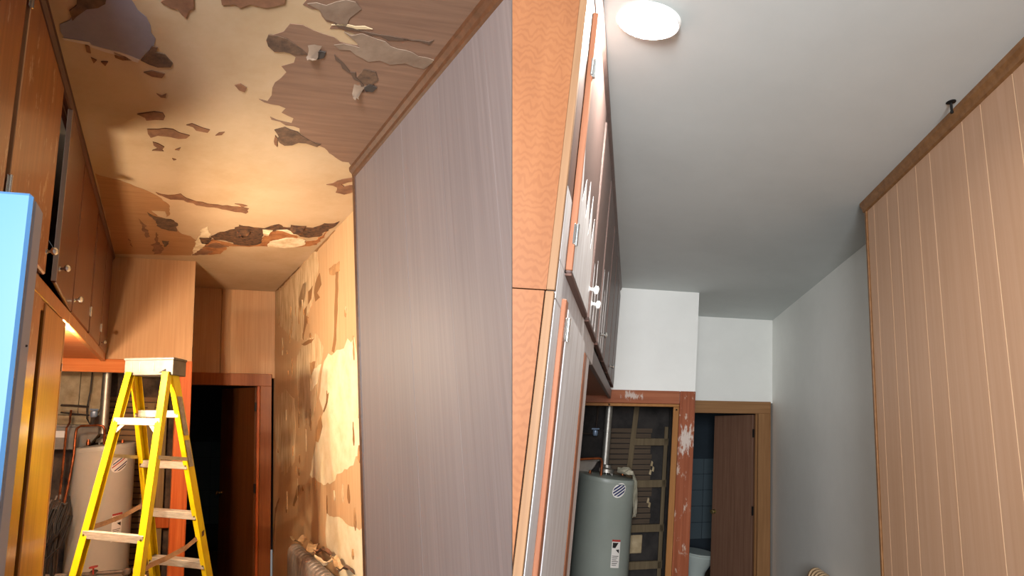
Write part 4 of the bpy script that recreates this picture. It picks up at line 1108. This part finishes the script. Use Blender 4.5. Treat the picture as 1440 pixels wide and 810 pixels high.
for i, (y0, y1) in enumerate(doorsB):
    d = bx(B, 'cabinet_door', 'doorB', u, X2 + 0.001, X2 + 0.016, y0, y1, 0.405, 1.215, 0.004)
    bx(B, 'bare_lip', 'bareB' if i == 0 else 'doorB', d, X2 + 0.001, X2 + 0.0175, y0 - 0.004, y0 + 0.012, 0.412, 1.21, 0.002, label='unpainted orange door edge')
    bx(B, 'under_edge', 'underB', d, X2 - 0.001, X2 + 0.0165, y0 + 0.004, y1 - 0.004, 0.399, 0.4055, 0.001)
    if i < 3:
        # brushed primer with a ragged upper edge
        top = (0.62, 0.52, 0.56)[i]
        pts = [(y0 + 0.014, 0.412), (y1 - 0.01, 0.412)]
        n = 9
        for k in range(n + 1):
            yy = y1 - 0.01 - (y1 - y0 - 0.024) * k / n
            zz = top + (0.10 if k % 2 else -0.02) * (0.5 + rnd.random()) + (0.03 * k / n)
            pts.append((yy, zz))
        if i == 0:
            MB(B).prism([(X2 + 0.0155, y, z) for y, z in pts], (0.0012, 0, 0)).build('primer_coat', 'coatB', d, 'white primer with a ragged upper edge')
        else:
            for k in range(3):
                ya = y0 + 0.03 + (y1 - y0 - 0.08) * k / 3
                zz = top + rnd.uniform(0.05, 0.3)
                MB(B).prism([(X2 + 0.0155, ya, 0.415), (X2 + 0.0155, ya + 0.05, 0.415), (X2 + 0.0155, ya + 0.045, zz - 0.08), (X2 + 0.0155, ya + 0.02, zz), (X2 + 0.0155, ya + 0.006, zz - 0.12)], (0.0012, 0, 0)).build('primer_streak', 'coatB', d, 'white primer brush streak')
    if i == 0:
        hinge(B, d, X2 + 0.012, 1.43, 1.02)
        hinge(B, d, X2 + 0.012, 1.43, 0.51)
        knob(B, d, X2 + 0.016, 1.935, 0.495, 'lampwhite', 0.017)
    elif i == 1:
        knob(B, d, X2 + 0.016, 2.075, 0.475, 'lampwhite', 0.017)
    elif i == 2:
        knob(B, d, X2 + 0.016, 2.70, 0.47, 'steel')
    elif i == 4:
        knob(B, d, X2 + 0.016, 3.80, 0.45, 'steel')
u = thing(B, 'tall_cabinet', (-0.3, 1.9, FLOOR), 'tall white primed cupboard with bare orange edges below the wall cabinet', 'cabinet')
MB(B).box(-0.75, X2 - 0.0225, 1.30, 1.318, FLOOR, 0.322).build('end_panel', 'plyB', u, 'figured orange plywood end panel', clip=True)
bx(B, 'end_edge', 'stripB', u, X2 - 0.0195, X2 - 0.001, 1.299, 1.318, FLOOR, 0.322, 0.0015, clip=True)
MB(B).box(-0.73, X2 - 0.021, 2.385, 2.41, FLOOR, 0.308).build('side_panel', 'underB', u, clip=True)
bx(B, 'frame_stile', 'coatB', u, X2 - 0.02, X2 + 0.0005, 1.319, 1.425, FLOOR, 0.308, 0.002)
bx(B, 'frame_stile', 'coatB', u, X2 - 0.02, X2 + 0.0005, 2.07, 2.41, FLOOR, 0.308, 0.002)
bx(B, 'bare_lip', 'bareB', u, X2 - 0.001, X2 + 0.012, 2.062, 2.15, FLOOR, 0.29, 0.002, label='unpainted orange stile edge')
bx(B, 'bare_lip', 'bareB', u, X2 - 0.001, X2 + 0.012, 1.426, 1.468, FLOOR, 0.335, 0.002, label='unpainted orange door edge')
bx(B, 'gap_shade_sheet', 'dark', u, X2 - 0.10, X2 - 0.08, 1.98, 2.07, FLOOR, 0.3, 0)  # near-black sheet painted in as the shade of the door gap
d = bx(B, 'cupboard_door', 'coatB', u, X2 - 0.002, X2 + 0.014, 1.469, 2.01, FLOOR + 0.08, 0.318, 0.003)
hinge(B, d, X2 + 0.010, 1.462, 0.262)

heater(B, -0.195, 5.33, 0.272, -0.340, 'tankB', 'grey green water heater with crumpled plastic in the dark closet', ['navy', 'navy', 'navy', 'navy'], 1.42, 0.50)
flue(B, -0.215, 5.33, -0.245, 0.42, 'galvanised flue pipe rising from the grey green heater in the dark closet')
MB(B).tube([(-0.47, 5.2, -0.20), (-0.38, 5.2, -0.195), (-0.27, 5.2, -0.19), (-0.245, 5.2, -0.195), (-0.235, 5.2, -0.22), (-0.235, 5.2, -0.35)], 0.013, 10).build('copper_pipe', 'copper', label='copper pipe bent down onto the grey green heater', cat='pipe', smooth=True)
m = thing(B, 'metal_tub', (-0.46, 5.5, -0.38), 'grey metal tub in the dark closet left of the grey green heater', 'tub')
MB(B).prism([(-0.66, 5.48, -0.23), (-0.28, 5.48, -0.215), (-0.32, 5.48, -0.29), (-0.40, 5.48, -0.36), (-0.66, 5.48, -0.38)], (0, 0.24, 0)).build('basin', 'tub', m, bevel=0.006)
bx(B, 'rim', 'tub', m, -0.66, -0.27, 5.47, 5.73, -0.226, -0.212, 0.003)
m = thing(B, 'gas_valve', (-0.33, 5.6, 0.0), 'small blue grey valve in the dark closet left of the flue', 'valve')
MB(B).lathe((-0.335, 5.58, 0.0), [(0.02, 0), (0.028, 0.012), (0.028, 0.05), (0.016, 0.06)], 12).build('valve_body', 'bluevalve', m, smooth=True)
bx(B, 'valve_lever', 'bluevalve', m, -0.37, -0.30, 5.555, 5.565, 0.055, 0.07, 0.002)
MB(B).tube([(-0.6, 5.62, 0.02), (-0.335, 5.60, 0.02), (-0.33, 5.60, 0.15), (-0.33, 5.62, 0.38)], 0.010, 8).build('iron_pipe', 'darkpipe', label='dark iron pipe behind the blue grey valve in the dark closet', cat='pipe', smooth=True)

# crumpled plastic draped over the heater's right shoulder
m = MB(B)
prev = None
path = [(-0.10, 0.045), (-0.05, 0.055), (0.0, 0.05), (0.035, 0.02), (0.055, -0.05), (0.065, -0.14), (0.075, -0.24), (0.07, -0.33)]
for i, (dx, dz) in enumerate(path):
    row = []
    for j in range(7):
        t = j / 6 - 0.5
        row.append(m.v((dx + 0.02 * math.sin(5 * t + i) * (i > 3), 5.22 + t * 0.26 * (1 - 0.06 * i) + rnd.uniform(-0.008, 0.008), -0.345 + dz + rnd.uniform(-0.012, 0.016) + 0.02 * math.sin(7 * t + i))))
    if prev:
        for j in range(6):
            m.bm.faces.new([prev[j], prev[j + 1], row[j + 1], row[j]])
    prev = row
bmesh.ops.solidify(m.bm, geom=list(m.bm.faces), thickness=0.002)
m.build('plastic_sheet', 'plastic', label='crumpled clear plastic sheet draped over the grey green heater', cat='plastic sheet')

# toilet behind the doorway
t = thing(B, 'toilet', (0.80, 7.0, FLOOR), 'pale porcelain toilet bowl half hidden in the dark bathroom', 'toilet')


def ovals(room, c, prof, n=28):
    m = MB(room)
    w = room.P(c)
    rings = []
    for a, b, h, off in prof:
        rings.append([m.bm.verts.new(w + room.rt * (a * math.cos(2 * math.pi * k / n) + off) + room.fw * (b * math.sin(2 * math.pi * k / n)) + room.up * h) for k in range(n)])
    for p, q in zip(rings, rings[1:]):
        for k in range(n):
            m.bm.faces.new([p[k], p[(k + 1) % n], q[(k + 1) % n], q[k]])
    m.bm.faces.new(rings[0][::-1])
    m.bm.faces.new(rings[-1])
    return m


ovals(B, (0.82, 7.0, FLOOR), [(0.13, 0.11, 0, 0), (0.11, 0.09, 0.1, 0), (0.13, 0.11, 0.22, 0.01), (0.20, 0.17, 0.34, 0.02), (0.23, 0.19, 0.40, 0.03), (0.22, 0.18, 0.415, 0.03)]).build('bowl', 'porcelain', t, smooth=True)
ovals(B, (0.82, 7.0, FLOOR), [(0.235, 0.195, 0.417, 0.03), (0.24, 0.20, 0.428, 0.03), (0.23, 0.19, 0.44, 0.03)]).build('seat', 'porcelain', t, smooth=True)
bx(B, 'tank', 'porcelain', t, 0.58, 0.68, 6.83, 7.17, FLOOR + 0.38, FLOOR + 0.62, 0.012)
bx(B, 'tank_lid', 'porcelain', t, 0.57, 0.69, 6.82, 7.18, FLOOR + 0.62, FLOOR + 0.645, 0.006)

# ceiling lamp, hook, radiator end
l = thing(B, 'ceiling_lamp', (-0.037, 1.535, CEIL), 'round white lit lamp on the repainted ceiling', 'lamp')
dn = -B.up
for nm, mt, prof in (('rim', 'lampwhite', ((1.09, 0.0), (1.09, 0.008), (1.05, 0.017), (1.0, 0.018), (0.995, 0.010))), ('diffuser', 'led', ((0.99, 0.008), (0.98, 0.011), (0.7, 0.012), (0.1, 0.0125)))):
    m = ovals(B, (-0.037, 1.535, CEIL), [(0.112 * q, 0.072 * q, -hh, 0) for q, hh in prof], 48)
    m.build(nm, mt, l, smooth=True)
h = thing(B, 'ceiling_hook', (1.165, 1.70, CEIL), 'small black iron hook on the ceiling beside the brown crown moulding', 'hook')
MB(B).lathe((1.165, 1.70, CEIL), [(0.018, 0), (0.018, 0.003), (0.012, 0.006), (0.005, 0.008)], 20, axis=dn).build('flange', 'black', h, smooth=True)
MB(B).lathe((1.165, 1.70, CEIL), [(0.005, 0.006), (0.0045, 0.045), (0.0065, 0.05), (0.006, 0.058)], 12, axis=dn).build('stem', 'black', h, smooth=True)
r = thing(B, 'radiator', (1.42, 4.2, FLOOR), 'rounded beige radiator end just in view below the white wall', 'radiator')
sec = section(B, 1.345, 1.475, 4.02, FLOOR + 0.04, -0.945, 0.05).build('section', 'beige', r, bevel=0.012, smooth=True)
for k in range(1, 5):
    copy_part(sec, B.M @ Vector((0, 0.06 * k, 0)))
MB(B).tube([(1.41, 4.0, -1.02), (1.41, 4.33, -1.02)], 0.02, 10).build('top_pipe', 'beige', r, smooth=True)
for y in (4.05, 4.27):
    bx(B, 'foot', 'beige', r, 1.38, 1.44, y - 0.02, y + 0.02, FLOOR, FLOOR + 0.06, 0.004)
